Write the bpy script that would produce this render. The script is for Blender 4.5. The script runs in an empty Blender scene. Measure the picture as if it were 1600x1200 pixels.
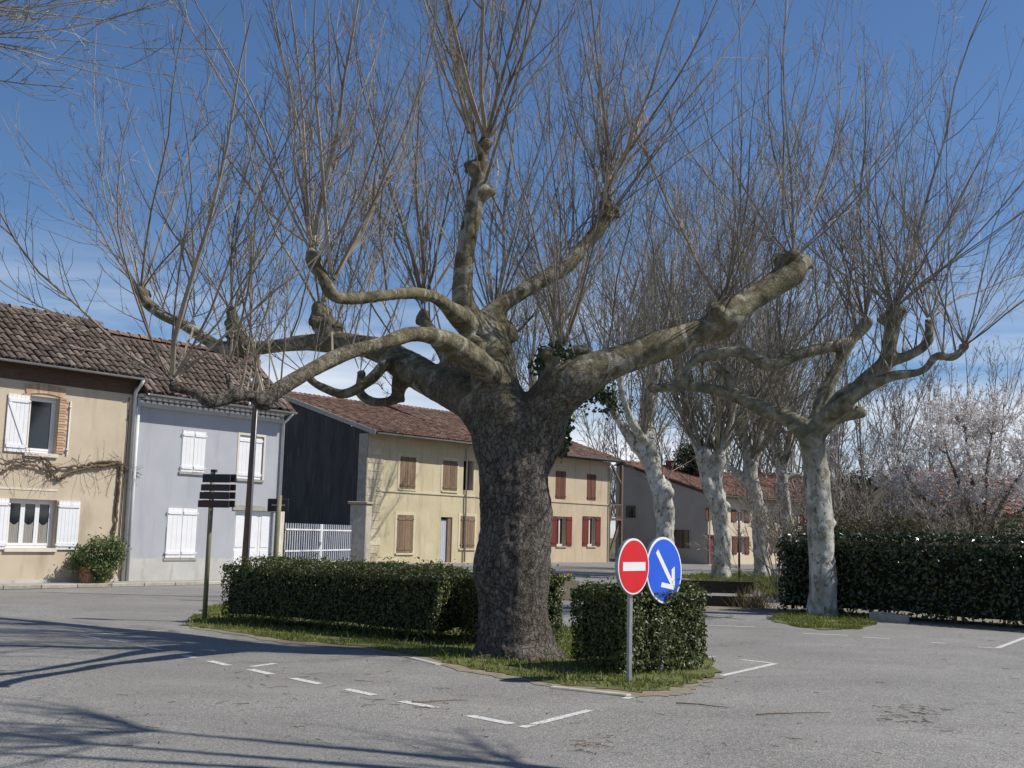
import bpy, bmesh, math
import numpy as np
from mathutils import noise, Vector
R = math.radians
rng = np.random.default_rng(7)
sc = bpy.context.scene
col = sc.collection

# ------------------------------------------------------------------ camera
FPX = 1778.0                       # focal length in photo pixels (1600 wide)
EYE = 1.65
PITCH = math.atan(235 / FPX)
ROLL = R(1.43)
cam = bpy.data.cameras.new('camera')
cam.sensor_width = 36; cam.lens = 36 * FPX / 1600
cam.clip_start = 0.1; cam.clip_end = 3000
camo = bpy.data.objects.new('camera', cam); col.objects.link(camo)
camo.location = (0, 0, EYE)
from mathutils import Matrix
camo.rotation_euler = (Matrix.Rotation(R(90) + PITCH, 3, 'X') @ Matrix.Rotation(ROLL, 3, 'Z')).to_euler()
sc.camera = camo
sc.render.resolution_x = 1024; sc.render.resolution_y = 768

# ------------------------------------------------------------------ sky, sun
SUN_H = (0.999, -0.04); SUN_EL = R(49)
wd = bpy.data.worlds.new('World'); sc.world = wd; wd.use_nodes = True
nt = wd.node_tree; bgn = nt.nodes['Background']
sky = nt.nodes.new('ShaderNodeTexSky'); sky.sky_type = 'NISHITA'; sky.sun_disc = False
sky.sun_elevation = SUN_EL; sky.sun_rotation = math.atan2(SUN_H[0], SUN_H[1])
sky.air_density = 1.0; sky.dust_density = 0.3; sky.ozone_density = 9.0; sky.altitude = 200
tc = nt.nodes.new('ShaderNodeTexCoord')
sep = nt.nodes.new('ShaderNodeSeparateXYZ'); nt.links.new(tc.outputs['Generated'], sep.inputs[0])
mp = nt.nodes.new('ShaderNodeMapping'); mp.inputs['Scale'].default_value = (1.6, 1.6, 9)
nt.links.new(tc.outputs['Generated'], mp.inputs[0])
cn = nt.nodes.new('ShaderNodeTexNoise'); cn.inputs['Scale'].default_value = 2.2; cn.inputs['Detail'].default_value = 8
cn.inputs['Roughness'].default_value = 0.55; cn.inputs['Distortion'].default_value = 0.4
nt.links.new(mp.outputs[0], cn.inputs['Vector'])
cr = nt.nodes.new('ShaderNodeMapRange'); cr.inputs[1].default_value = 0.36; cr.inputs[2].default_value = 0.66
nt.links.new(cn.outputs['Fac'], cr.inputs[0])
hr = nt.nodes.new('ShaderNodeMapRange'); hr.inputs[1].default_value = 0.25; hr.inputs[2].default_value = 0.08
nt.links.new(sep.outputs['Z'], hr.inputs[0])
mu = nt.nodes.new('ShaderNodeMath'); mu.operation = 'MULTIPLY'
nt.links.new(cr.outputs[0], mu.inputs[0]); nt.links.new(hr.outputs[0], mu.inputs[1])
mx = nt.nodes.new('ShaderNodeMix'); mx.data_type = 'RGBA'
nt.links.new(mu.outputs[0], mx.inputs[0]); nt.links.new(sky.outputs[0], mx.inputs[6])
mx.inputs[7].default_value = (9.0, 9.2, 9.8, 1)
nt.links.new(mx.outputs[2], bgn.inputs['Color'])
bgn.inputs['Strength'].default_value = 0.104
sl = bpy.data.lights.new('sun', 'SUN'); sl.energy = 5.0; sl.angle = R(0.53); sl.color = (1.0, 0.95, 0.87)
so = bpy.data.objects.new('sun', sl); col.objects.link(so)
sv = Vector((SUN_H[0] * math.cos(SUN_EL), SUN_H[1] * math.cos(SUN_EL), math.sin(SUN_EL)))
so.rotation_euler = sv.to_track_quat('Z', 'Y').to_euler(); so.location = sv * 100
vs = sc.view_settings; vs.view_transform = 'Standard'; vs.look = 'None'; vs.gamma = 1; vs.exposure = 0.0
vs.use_curve_mapping = False
sc.render.engine = 'CYCLES'

# ------------------------------------------------------------------ measuring helpers: photo point -> place at a known depth / on a known plane
def ray(px, py):
    x = (px - 800) / FPX; y = (600 - py) / FPX
    c, s = math.cos(ROLL), math.sin(ROLL)
    x, y = x * c - y * s, x * s + y * c
    cp, sp = math.cos(PITCH), math.sin(PITCH)
    return np.array([x, cp - y * sp, sp + y * cp])
def G(px, py, z=0.0):
    d = ray(px, py); t = (z - EYE) / d[2]
    return np.array([d[0] * t, d[1] * t, z])
def W(px, py, Y):
    d = ray(px, py); t = Y / d[1]
    return np.array([d[0] * t, Y, EYE + d[2] * t])
class Facade:
    """vertical plane through origin along ang (from +X); local x = along, -y = outward"""
    def __init__(s, o, ang):
        s.o = np.array([o[0], o[1]]); s.a = ang
        s.d = np.array([math.cos(ang), math.sin(ang)]); s.n = np.array([s.d[1], -s.d[0]])
    def uz(s, px, py, back=0.0):
        r = ray(px, py); o = s.o - s.n * back
        t = (o @ s.n) / (r[:2] @ s.n); p = r * t
        return float((p[:2] - o) @ s.d), float(EYE + p[2])
    def u(s, px, py, back=0.0): return s.uz(px, py, back)[0]
    def z(s, px, py, back=0.0): return s.uz(px, py, back)[1]
    def rect(s, x0, y0, x1, y1, back=0.0):
        ym = (y0 + y1) / 2; xm = (x0 + x1) / 2
        return (s.u(x0, ym, back), s.u(x1, ym, back), s.z(xm, y1, back), s.z(xm, y0, back))
    def world(s, u, y, z=0): return (*(s.o + s.d * u - s.n * y), z)

# ------------------------------------------------------------------ object helpers
def tag(o, label=None, cat=None, group=None, kind=None):
    if label: o['label'] = label
    if cat: o['category'] = cat
    if group: o['group'] = group
    if kind: o['kind'] = kind
    return o
def empty(name, loc, rz=0.0, **k):
    o = bpy.data.objects.new(name, None); col.objects.link(o)
    o.location = loc; o.rotation_euler = (0, 0, rz); o.empty_display_size = .2
    return tag(o, **k)
def link(name, me, mat=None, parent=None, **k):
    o = bpy.data.objects.new(name, me); col.objects.link(o)
    if mat is not None and len(me.materials) == 0: me.materials.append(mat)
    if parent is not None: o.parent = parent
    return tag(o, **k)
def np_mesh(name, V, F, smooth=False):
    """V (n,3); F (m,k) constant polygon size"""
    V = np.ascontiguousarray(V, dtype=np.float32); F = np.ascontiguousarray(F, dtype=np.int32)
    me = bpy.data.meshes.new(name); m, k = F.shape
    me.vertices.add(len(V)); me.vertices.foreach_set('co', V.ravel())
    me.loops.add(m * k); me.loops.foreach_set('vertex_index', F.ravel())
    me.polygons.add(m); me.polygons.foreach_set('loop_start', np.arange(0, m * k, k, dtype=np.int32))
    me.polygons.foreach_set('loop_total', np.full(m, k, dtype=np.int32))
    me.polygons.foreach_set('use_smooth', np.full(m, smooth, dtype=bool))
    me.update(calc_edges=True); me.validate()
    return me
class MB:
    def __init__(s): s.v = []; s.f = []
    def add(s, vs, fs):
        n = len(s.v); s.v += [tuple(map(float, p)) for p in vs]; s.f += [tuple(i + n for i in f) for f in fs]; return s
    def box(s, x0, x1, y0, y1, z0, z1):
        return s.add([(x0,y0,z0),(x1,y0,z0),(x1,y1,z0),(x0,y1,z0),(x0,y0,z1),(x1,y0,z1),(x1,y1,z1),(x0,y1,z1)],
                     [(0,3,2,1),(4,5,6,7),(0,1,5,4),(1,2,6,5),(2,3,7,6),(3,0,4,7)])
    def bar(s, a, b, w, h, up=(0, 0, 1)):
        a = Vector(a); b = Vector(b); t = (b - a).normalized(); u = Vector(up)
        x = t.cross(u)
        if x.length < 1e-4: x = t.cross(Vector((1, 0, 0)))
        x.normalize(); y = x.cross(t); x *= w / 2; y *= h / 2
        return s.add([a-x-y,a+x-y,a+x+y,a-x+y,b-x-y,b+x-y,b+x+y,b-x+y],
                     [(0,3,2,1),(4,5,6,7),(0,1,5,4),(1,2,6,5),(2,3,7,6),(3,0,4,7)])
    def tube(s, pts, rs, n=10, cap=True):
        V, F = tubes(np.array(pts, float)[None], np.array(rs, float)[None] if np.ndim(rs) else np.full((1, len(pts)), rs), n)
        o = len(s.v); s.add(V, F.tolist())
        if cap:
            k = len(pts); s.f.append(tuple(o + i for i in range(n))[::-1]); s.f.append(tuple(o + (k - 1) * n + i for i in range(n)))
        return s
    def prism(s, poly, y0, y1):                      # poly in x,z ; extruded in y
        n = len(poly)
        return s.add([(x, y0, z) for x, z in poly] + [(x, y1, z) for x, z in poly],
                     [tuple(range(n)), tuple(range(2 * n - 1, n - 1, -1))] + [(i, i + n, (i + 1) % n + n, (i + 1) % n) for i in range(n)])
    def mesh(s, name, smooth=False, bevel=0.0):
        me = bpy.data.meshes.new(name); me.from_pydata(s.v, [], s.f)
        bm = bmesh.new(); bm.from_mesh(me)
        bmesh.ops.recalc_face_normals(bm, faces=bm.faces)
        if bevel: bmesh.ops.bevel(bm, geom=bm.edges[:], offset=bevel, segments=1, affect='EDGES', clamp_overlap=True)
        bm.to_mesh(me); bm.free()
        if smooth: me.polygons.foreach_set('use_smooth', [True] * len(me.polygons))
        return me
    def build(s, name, mat, parent=None, smooth=False, bevel=0.0, **k):
        return link(name, s.mesh(name, smooth, bevel), mat, parent, **k)
def tubes(P, Rr, S=4):
    P = np.asarray(P, float); Rr = np.asarray(Rr, float); N, K, _ = P.shape
    T = np.gradient(P, axis=1); T /= np.linalg.norm(T, axis=2, keepdims=True) + 1e-9
    m = T.mean(1); ref = np.where(np.abs(m[:, 0:1]) < .7, np.array([[1., .13, .07]]), np.array([[.1, 1., .2]]))
    n1 = np.cross(T, ref[:, None, :]); n1 /= np.linalg.norm(n1, axis=2, keepdims=True) + 1e-9
    n2 = np.cross(T, n1)
    a = np.arange(S) * 2 * np.pi / S
    V = P[:, :, None, :] + Rr[:, :, None, None] * (np.cos(a)[:, None] * n1[:, :, None, :] + np.sin(a)[:, None] * n2[:, :, None, :])
    idx = np.arange(N * K * S).reshape(N, K, S)
    A = idx[:, :-1, :]; B = idx[:, 1:, :]
    F = np.stack([A, np.roll(A, -1, 2), np.roll(B, -1, 2), B], -1).reshape(-1, 4)
    return V.reshape(-1, 3), F
def merge(parts):
    Vs, Fs, o = [], [], 0
    for V, F in parts: Vs.append(V); Fs.append(F + o); o += len(V)
    return np.concatenate(Vs), np.concatenate(Fs)
def copy_obj(o, parent=None):
    c = o.copy(); col.objects.link(c)
    if parent is not None: c.parent = parent
    return c

# ------------------------------------------------------------------ materials
def nodes(name):
    m = bpy.data.materials.new(name); m.use_nodes = True
    t = m.node_tree; return m, t, t.nodes['Principled BSDF']
def ramp(t, stops, src):
    r = t.nodes.new('ShaderNodeValToRGB'); e = r.color_ramp.elements
    while len(e) < len(stops): e.new(0.5)
    for q, (p, c) in zip(e, stops): q.position = p; q.color = (*c, 1)
    t.links.new(src, r.inputs[0]); return r.outputs[0]
def tnoise(t, scale, detail=6, rough=.6, vec=None, stretch=None, dist=0.0):
    n = t.nodes.new('ShaderNodeTexNoise'); n.inputs['Scale'].default_value = scale
    n.inputs['Detail'].default_value = detail; n.inputs['Roughness'].default_value = rough; n.inputs['Distortion'].default_value = dist
    if vec is None:
        c = t.nodes.new('ShaderNodeTexCoord'); vec = c.outputs['Object']
    if stretch:
        mm = t.nodes.new('ShaderNodeMapping'); mm.inputs['Scale'].default_value = stretch; t.links.new(vec, mm.inputs[0]); vec = mm.outputs[0]
    t.links.new(vec, n.inputs['Vector']); return n.outputs['Fac']
def mixc(t, fac, a, b, mode='MIX'):
    m = t.nodes.new('ShaderNodeMix'); m.data_type = 'RGBA'; m.blend_type = mode
    if isinstance(fac, (int, float)): m.inputs[0].default_value = fac
    else: t.links.new(fac, m.inputs[0])
    for i, x in ((6, a), (7, b)):
        if isinstance(x, tuple): m.inputs[i].default_value = (*x, 1)
        else: t.links.new(x, m.inputs[i])
    return m.outputs[2]
def maprange(t, src, a, b, c=0., d=1.):
    m = t.nodes.new('ShaderNodeMapRange'); t.links.new(src, m.inputs[0])
    for i, x in enumerate((a, b, c, d)): m.inputs[i + 1].default_value = x
    return m.outputs[0]
def bump(t, p, h, strength=.5, dist=.01):
    b = t.nodes.new('ShaderNodeBump'); b.inputs['Strength'].default_value = strength; b.inputs['Distance'].default_value = dist
    t.links.new(h, b.inputs['Height']); t.links.new(b.outputs[0], p.inputs['Normal'])
def islandrand(t):
    g = t.nodes.new('ShaderNodeNewGeometry'); o = t.nodes.new('ShaderNodeObjectInfo')
    a = t.nodes.new('ShaderNodeMath'); a.operation = 'ADD'
    t.links.new(g.outputs['Random Per Island'], a.inputs[0]); t.links.new(o.outputs['Random'], a.inputs[1])
    f = t.nodes.new('ShaderNodeMath'); f.operation = 'FRACT'; t.links.new(a.outputs[0], f.inputs[0])
    return f.outputs[0]
def M(name, stops, scale=4, rough=.85, b=0.0, bscale=60, stretch=None, spec=.3, metal=0, detail=7, rnd=None, stain=None):
    m, t, p = nodes(name)
    c = ramp(t, stops, tnoise(t, scale, detail, stretch=stretch))
    if rnd: c = mixc(t, 1.0, c, ramp(t, [(0, (1 - rnd,) * 3), (1, (1 + rnd,) * 3)], islandrand(t)), 'MULTIPLY')
    if stain:      # (colour, scale, stretch, lo, hi)
        f = maprange(t, tnoise(t, stain[1], 8, .65, stretch=stain[2]), stain[3], stain[4])
        c = mixc(t, f, c, stain[0])
    t.links.new(c, p.inputs['Base Color']); p.inputs['Roughness'].default_value = rough
    p.inputs['Specular IOR Level'].default_value = spec; p.inputs['Metallic'].default_value = metal
    if b: bump(t, p, tnoise(t, bscale, 5, stretch=stretch), .6, b)
    return m
def leafmat(name, stops, rough=.45, spec=.5, trans=.15):
    m, t, p = nodes(name)
    c = ramp(t, stops, islandrand(t)); t.links.new(c, p.inputs['Base Color'])
    p.inputs['Roughness'].default_value = rough; p.inputs['Specular IOR Level'].default_value = spec
    if trans:
        tr = t.nodes.new('ShaderNodeBsdfTranslucent'); t.links.new(c, tr.inputs[0])
        ms = t.nodes.new('ShaderNodeMixShader'); ms.inputs[0].default_value = trans
        t.links.new(p.outputs[0], ms.inputs[1]); t.links.new(tr.outputs[0], ms.inputs[2])
        t.links.new(ms.outputs[0], t.nodes['Material Output'].inputs[0])
    return m

def asphalt():
    m, t, p = nodes('asphalt')
    c = t.nodes.new('ShaderNodeTexCoord').outputs['Object']
    base = ramp(t, [(.3, (.185, .179, .169)), (.5, (.230, .223, .210)), (.7, (.278, .270, .254))], tnoise(t, .35, 9, .62, c))
    # aggregate
    v = t.nodes.new('ShaderNodeTexVoronoi'); v.inputs['Scale'].default_value = 85; t.links.new(c, v.inputs['Vector'])
    s = t.nodes.new('ShaderNodeSeparateColor'); t.links.new(v.outputs['Color'], s.inputs[0])
    agg = ramp(t, [(0, (.45, .45, .46)), (.45, (.9, .9, .9)), (.8, (1.15, 1.14, 1.1)), (1, (1.9, 1.85, 1.75))], s.outputs[0])
    base = mixc(t, .85, base, agg, 'MULTIPLY')
    # coarse darker blotches and oil
    base = mixc(t, maprange(t, tnoise(t, .9, 6, .6, c, dist=.6), .58, .75, 0, .55), base, (.165, .158, .15))
    # dusty lighter drifts
    base = mixc(t, maprange(t, tnoise(t, .22, 7, .7, c, (1, 2.5, 1)), .52, .75, 0, .5), base, (.35, .337, .31))
    base = mixc(t, maprange(t, tnoise(t, .13, 5, .55, c, dist=1.2), .47, .53, 0, .28), base, (.20, .19, .175))
    base = mixc(t, maprange(t, tnoise(t, 3.2, 6, .7, c), .62, .72, 0, .4), base, (.15, .135, .115))
    # cracks
    w = t.nodes.new('ShaderNodeTexVoronoi'); w.feature = 'DISTANCE_TO_EDGE'; w.inputs['Scale'].default_value = .42
    dn = t.nodes.new('ShaderNodeTexNoise'); dn.inputs['Scale'].default_value = 2.5; dn.inputs['Detail'].default_value = 6; t.links.new(c, dn.inputs['Vector'])
    vm = t.nodes.new('ShaderNodeVectorMath'); vm.operation = 'ADD'; t.links.new(c, vm.inputs[0])
    vsn = t.nodes.new('ShaderNodeVectorMath'); vsn.operation = 'SCALE'; vsn.inputs['Scale'].default_value = .9; t.links.new(dn.outputs['Color'], vsn.inputs[0])
    t.links.new(vsn.outputs[0], vm.inputs[1]); t.links.new(vm.outputs[0], w.inputs['Vector'])
    ck = maprange(t, w.outputs['Distance'], .0, .012, 1, 0)
    gate = t.nodes.new('ShaderNodeMath'); gate.operation = 'MULTIPLY'
    t.links.new(ck, gate.inputs[0]); t.links.new(maprange(t, tnoise(t, .3, 3, .5, c), .5, .6, 0, .6), gate.inputs[1])
    base = mixc(t, gate.outputs[0], base, (.07, .068, .062))
    t.links.new(base, p.inputs['Base Color']); p.inputs['Roughness'].default_value = .88; p.inputs['Specular IOR Level'].default_value = .35
    bump(t, p, v.outputs['Distance'], .7, .006)
    return m
MAT = {}
MAT['asphalt'] = asphalt()
def bark_main():
    m, t, p = nodes('old_plane_bark')
    c = t.nodes.new('ShaderNodeTexCoord').outputs['Object']
    sp = t.nodes.new('ShaderNodeSeparateXYZ'); t.links.new(c, sp.inputs[0])
    v = t.nodes.new('ShaderNodeTexVoronoi'); v.inputs['Scale'].default_value = 16
    mm = t.nodes.new('ShaderNodeMapping'); mm.inputs['Scale'].default_value = (1.3, 1.3, .8); t.links.new(c, mm.inputs[0])
    t.links.new(mm.outputs[0], v.inputs['Vector']); v.inputs['Randomness'].default_value = 1
    low = ramp(t, [(.30, (.070, .058, .048)), (.44, (.16, .138, .115)), (.58, (.26, .232, .196)), (.74, (.40, .372, .325))], tnoise(t, 9, 10, .75, c, (1, 1, .6), .3))
    low = mixc(t, maprange(t, v.outputs['Distance'], .25, .75, 0, .6), low, (.085, .068, .053))
    low = mixc(t, maprange(t, tnoise(t, 1.3, 5, .6, c), .52, .66, 0, .5), low, (.25, .225, .19))
    low = mixc(t, maprange(t, tnoise(t, 2.4, 7, .7, c, (1.6, 1.6, .5), .6), .56, .66, 0, .65), low, (.07, .052, .04))
    hi = ramp(t, [(.32, (.07, .055, .035)), (.44, (.155, .13, .075)), (.56, (.26, .23, .145)), (.70, (.44, .41, .32))], tnoise(t, 5.5, 9, .7, c, dist=.4))
    hi = mixc(t, maprange(t, tnoise(t, 2.6, 6, .6, c, dist=1.0), .55, .60, 0, .75), hi, (.46, .44, .36))
    hi = mixc(t, maprange(t, tnoise(t, 3.7, 6, .65, c, dist=.7), .57, .63, 0, .7), hi, (.085, .068, .045))
    hi = mixc(t, maprange(t, tnoise(t, 3.0, 7, .7, c), .55, .7, 0, .7), hi, (.16, .15, .055))
    zz = t.nodes.new('ShaderNodeMath'); zz.operation = 'ADD'; t.links.new(sp.outputs['Z'], zz.inputs[0])
    t.links.new(maprange(t, tnoise(t, 1.2, 4, .5, c), 0, 1, -1.2, 1.2), zz.inputs[1])
    base = mixc(t, maprange(t, zz.outputs[0], 2.7, 4.0), low, hi)
    t.links.new(base, p.inputs['Base Color']); p.inputs['Roughness'].default_value = .9; p.inputs['Specular IOR Level'].default_value = .2
    # scaly plates: warped cell edges
    dn = t.nodes.new('ShaderNodeTexNoise'); dn.inputs['Scale'].default_value = 6; dn.inputs['Detail'].default_value = 6; t.links.new(c, dn.inputs['Vector'])
    vs_ = t.nodes.new('ShaderNodeVectorMath'); vs_.operation = 'SCALE'; vs_.inputs['Scale'].default_value = .28; t.links.new(dn.outputs['Color'], vs_.inputs[0])
    va = t.nodes.new('ShaderNodeVectorMath'); va.operation = 'ADD'; t.links.new(mm.outputs[0], va.inputs[0]); t.links.new(vs_.outputs[0], va.inputs[1])
    ve = t.nodes.new('ShaderNodeTexVoronoi'); ve.feature = 'DISTANCE_TO_EDGE'; ve.inputs['Scale'].default_value = 11; t.links.new(va.outputs[0], ve.inputs['Vector'])
    lowmask = maprange(t, zz.outputs[0], 3.0, 4.4, 1, 0)
    ck = t.nodes.new('ShaderNodeMath'); ck.operation = 'MULTIPLY'; t.links.new(maprange(t, ve.outputs['Distance'], 0, .10, .75, 0), ck.inputs[0]); t.links.new(lowmask, ck.inputs[1])
    base = mixc(t, ck.outputs[0], base, (.045, .036, .028)); t.links.new(base, p.inputs['Base Color'])
    h = t.nodes.new('ShaderNodeMath'); h.operation = 'SUBTRACT'
    t.links.new(tnoise(t, 26, 9, .75, c), h.inputs[0])
    sc_ = t.nodes.new('ShaderNodeMath'); sc_.operation = 'MULTIPLY'; sc_.inputs[1].default_value = .8; t.links.new(ck.outputs[0], sc_.inputs[0])
    t.links.new(sc_.outputs[0], h.inputs[1])
    bump(t, p, h.outputs[0], 1.0, .05)
    return m
def bark_pale(name, a, b, c3, gscale=3.0, khaki=None):
    m, t, p = nodes(name)
    c = t.nodes.new('ShaderNodeTexCoord').outputs['Object']
    mm = t.nodes.new('ShaderNodeMapping'); mm.inputs['Scale'].default_value = (1, 1, .55); t.links.new(c, mm.inputs[0])
    base = ramp(t, [(.34, a), (.5, b), (.66, c3)], tnoise(t, gscale, 7, .6, mm.outputs[0], dist=.5))
    base = mixc(t, maprange(t, tnoise(t, 9, 4, .6, mm.outputs[0], dist=.5), .57, .62, 0, .85), base, (.115, .10, .07))
    base = mixc(t, maprange(t, tnoise(t, 5, 4, .5, mm.outputs[0]), .57, .63, 0, .75), base, (.19, .18, .105))
    if khaki:
        k2 = ramp(t, [(.34, (.09, .08, .05)), (.5, (.20, .185, .12)), (.66, (.36, .34, .25))], tnoise(t, 4, 8, .65, c, dist=.5))
        sp = t.nodes.new('ShaderNodeSeparateXYZ'); t.links.new(c, sp.inputs[0])
        zz = t.nodes.new('ShaderNodeMath'); zz.operation = 'ADD'; t.links.new(sp.outputs['Z'], zz.inputs[0]); t.links.new(maprange(t, tnoise(t, 1.5, 4, .5, c), 0, 1, -.8, .8), zz.inputs[1])
        base = mixc(t, maprange(t, zz.outputs[0], khaki - .7, khaki + .5), base, k2)
    t.links.new(base, p.inputs['Base Color']); p.inputs['Roughness'].default_value = .85; p.inputs['Specular IOR Level'].default_value = .25
    bump(t, p, tnoise(t, 18, 7, .65, c), .8, .025)
    return m
MAT['bark'] = bark_main()
MAT['pale'] = bark_pale('pale_plane_bark', (.27, .25, .20), (.47, .45, .39), (.66, .64, .58))
MAT['pale_mix'] = bark_pale('pale_trunk_khaki_limbs', (.27, .25, .20), (.47, .45, .39), (.66, .64, .58), khaki=3.5)
MAT['pale2'] = bark_pale('khaki_plane_bark', (.19, .18, .12), (.36, .345, .26), (.55, .53, .45))
def twigm(name, a, b): return M(name, [(.35, a), (.65, b)], 1.5, .75, spec=.35, rnd=.35)
MAT['twig'] = twigm('twig_bark', (.15, .115, .088), (.39, .335, .245))
MAT['twig_pale'] = twigm('pale_twig_bark', (.16, .135, .095), (.36, .32, .24))
MAT['twig_grey'] = twigm('grey_twig_bark', (.16, .13, .105), (.38, .335, .265))
MAT['twig_far'] = twigm('far_twig_bark', (.19, .165, .14), (.34, .305, .265))
MAT['cream'] = M('cream_render', [(.3, (.50, .415, .30)), (.7, (.59, .50, .375))], 1.2, .92, .003, 140, stain=((.40, .32, .23), 1.1, (1.3, 1.3, .3), .53, .74))
MAT['blue'] = M('grey_blue_render', [(.3, (.385, .392, .422)), (.7, (.445, .452, .48))], .9, .92, .002, 140, stain=((.33, .335, .36), 1.3, (1.6, 1.6, .22), .54, .74))
MAT['plinth'] = M('grey_plinth_render', [(.3, (.44, .43, .40)), (.7, (.54, .53, .50))], 1.6, .92, .003, 120, stain=((.33, .31, .27), 2.2, (2, 2, .5), .55, .72))
MAT['yellow'] = M('yellow_ochre_render', [(.3, (.50, .43, .27)), (.7, (.63, .55, .37))], .7, .92, .004, 120, stain=((.38, .32, .22), 1.3, (1.6, 1.6, .25), .53, .72))
MAT['ochre'] = M('beige_ochre_render', [(.3, (.48, .385, .27)), (.7, (.57, .465, .335))], .7, .92, .004, 120, stain=((.36, .28, .20), 1.3, (1.6, 1.6, .25), .53, .72))
MAT['black_wall'] = M('tarred_gable', [(.3, (.034, .033, .032)), (.7, (.068, .066, .063))], 1.4, .85, .004, 90, (1, 1, .4), stain=((.11, .108, .10), 2.5, (3, 3, .25), .54, .72))
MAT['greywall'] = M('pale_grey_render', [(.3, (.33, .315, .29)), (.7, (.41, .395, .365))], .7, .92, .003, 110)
MAT['sandwall'] = M('sand_render', [(.3, (.58, .49, .36)), (.7, (.68, .59, .45))], .7, .92, .003, 110)
MAT['stone'] = M('weathered_stone', [(.3, (.30, .27, .22)), (.7, (.48, .44, .37))], 3.5, .92, .008, 45, rnd=.15)
MAT['quoin'] = M('painted_quoin', [(.3, (.56, .48, .33)), (.7, (.68, .60, .43))], 2.5, .92, .003, 90, rnd=.07)
MAT['concrete'] = M('concrete', [(.3, (.30, .28, .25)), (.7, (.42, .40, .36))], 5, .92, .004, 90)
MAT['kerb'] = M('pale_kerb', [(.3, (.30, .275, .225)), (.7, (.46, .43, .36))], 6, .92, .006, 70, rnd=.2)
MAT['white'] = M('white_paint', [(.3, (.76, .76, .77)), (.7, (.83, .83, .83))], 2.5, .5, .001, 40, spec=.4)
MAT['cream_trim'] = M('cream_trim', [(.3, (.62, .56, .45)), (.7, (.72, .66, .55))], 3, .85, .002, 60)
MAT['brownwood'] = M('weathered_brown_wood', [(.3, (.155, .10, .062)), (.7, (.29, .205, .135))], 3, .85, .004, 40, (14, 14, 1), rnd=.2)
MAT['redwood'] = M('red_brown_shutter', [(.3, (.11, .045, .028)), (.7, (.18, .075, .048))], 3, .7, .003, 40, (14, 14, 1), rnd=.2)
MAT['redpaint'] = M('dark_red_shutter', [(.3, (.13, .022, .02)), (.7, (.20, .04, .032))], 3, .7, .003, 40, (14, 14, 1), rnd=.15)
MAT['paleblue'] = M('pale_blue_door', [(.3, (.42, .46, .53)), (.7, (.56, .60, .66))], 4, .75, .003, 40, (10, 10, 1))
MAT['dark'] = M('dark_interior', [(.3, (.012, .011, .01)), (.7, (.022, .02, .018))], 2, .9)
MAT['soffit'] = M('timber_eave', [(.3, (.075, .045, .03)), (.7, (.14, .09, .06))], 3, .85, .003, 40, (1, 8, 8))
MAT['brick'] = M('brick', [(.3, (.42, .265, .165)), (.7, (.55, .38, .255))], 7, .9, .004, 80, rnd=.22)
MAT['brick_old'] = M('old_dark_brick', [(.3, (.13, .065, .05)), (.7, (.22, .11, .085))], 7, .9, .006, 60)
MAT['zinc'] = M('zinc', [(.3, (.36, .37, .39)), (.7, (.50, .51, .53))], 3, .42, .001, 60, metal=.7, spec=.5)
MAT['pipe'] = M('white_pipe', [(.3, (.60, .60, .60)), (.7, (.70, .70, .70))], 3, .5)
MAT['cable'] = M('black_cable', [(.3, (.012, .012, .012)), (.7, (.02, .02, .02))], 3, .6)
MAT['polewood'] = M('rusty_brown_pole', [(.3, (.11, .075, .055)), (.7, (.21, .15, .115))], 4, .85, .003, 50, (12, 12, .8))
MAT['olive_post'] = M('olive_post', [(.3, (.17, .16, .095)), (.7, (.25, .23, .14))], 4, .7)
MAT['board'] = M('dark_brown_board', [(.3, (.05, .037, .035)), (.7, (.085, .062, .056))], 4, .55, .001, 30)
MAT['board_dark'] = M('charcoal_board', [(.3, (.028, .028, .031)), (.7, (.045, .045, .048))], 4, .5)
MAT['board_red'] = M('dull_red_panel', [(.3, (.12, .035, .035)), (.7, (.16, .05, .05))], 4, .55)
MAT['galv'] = M('galvanised_steel', [(.3, (.27, .275, .285)), (.7, (.40, .405, .415))], 12, .45, .001, 80, metal=.55)
MAT['signred'] = M('sign_red', [(.3, (.60, .006, .010)), (.7, (.66, .010, .014))], 3, .35, spec=.5)
MAT['signblue'] = M('sign_blue', [(.3, (.012, .085, .58)), (.7, (.018, .105, .66))], 3, .35, spec=.5)
MAT['signwhite'] = M('sign_white', [(.3, (.74, .74, .73)), (.7, (.80, .80, .79))], 3, .4, spec=.5)
MAT['darkwood'] = M('dark_bench_wood', [(.3, (.03, .024, .018)), (.7, (.065, .052, .04))], 3, .85, .004, 40, (1, 14, 14), rnd=.2)
MAT['terracotta'] = M('terracotta', [(.3, (.40, .20, .115)), (.7, (.52, .28, .17))], 4, .9, .003, 60)
MAT['pot'] = M('sand_concrete_pot', [(.3, (.30, .25, .16)), (.7, (.42, .36, .25))], 5, .95, .004, 60)
MAT['soil'] = M('soil', [(.3, (.085, .075, .035)), (.5, (.11, .125, .04)), (.7, (.17, .165, .075))], 6, .95, .02, 40)
MAT['dirt'] = M('gravelly_dirt', [(.3, (.17, .14, .10)), (.7, (.29, .25, .19))], 6, .95, .01, 60)
MAT['pavement'] = M('pavement', [(.3, (.26, .245, .22)), (.7, (.36, .34, .31))], 2, .95, .004, 90)
MAT['meadow'] = M('meadow', [(.3, (.07, .075, .03)), (.7, (.15, .14, .065))], 1.5, .95, .02, 20)
MAT['vine'] = M('vine_bark', [(.3, (.09, .06, .04)), (.7, (.19, .135, .095))], 9, .9, .006, 40, (3, 3, 1))
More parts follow.
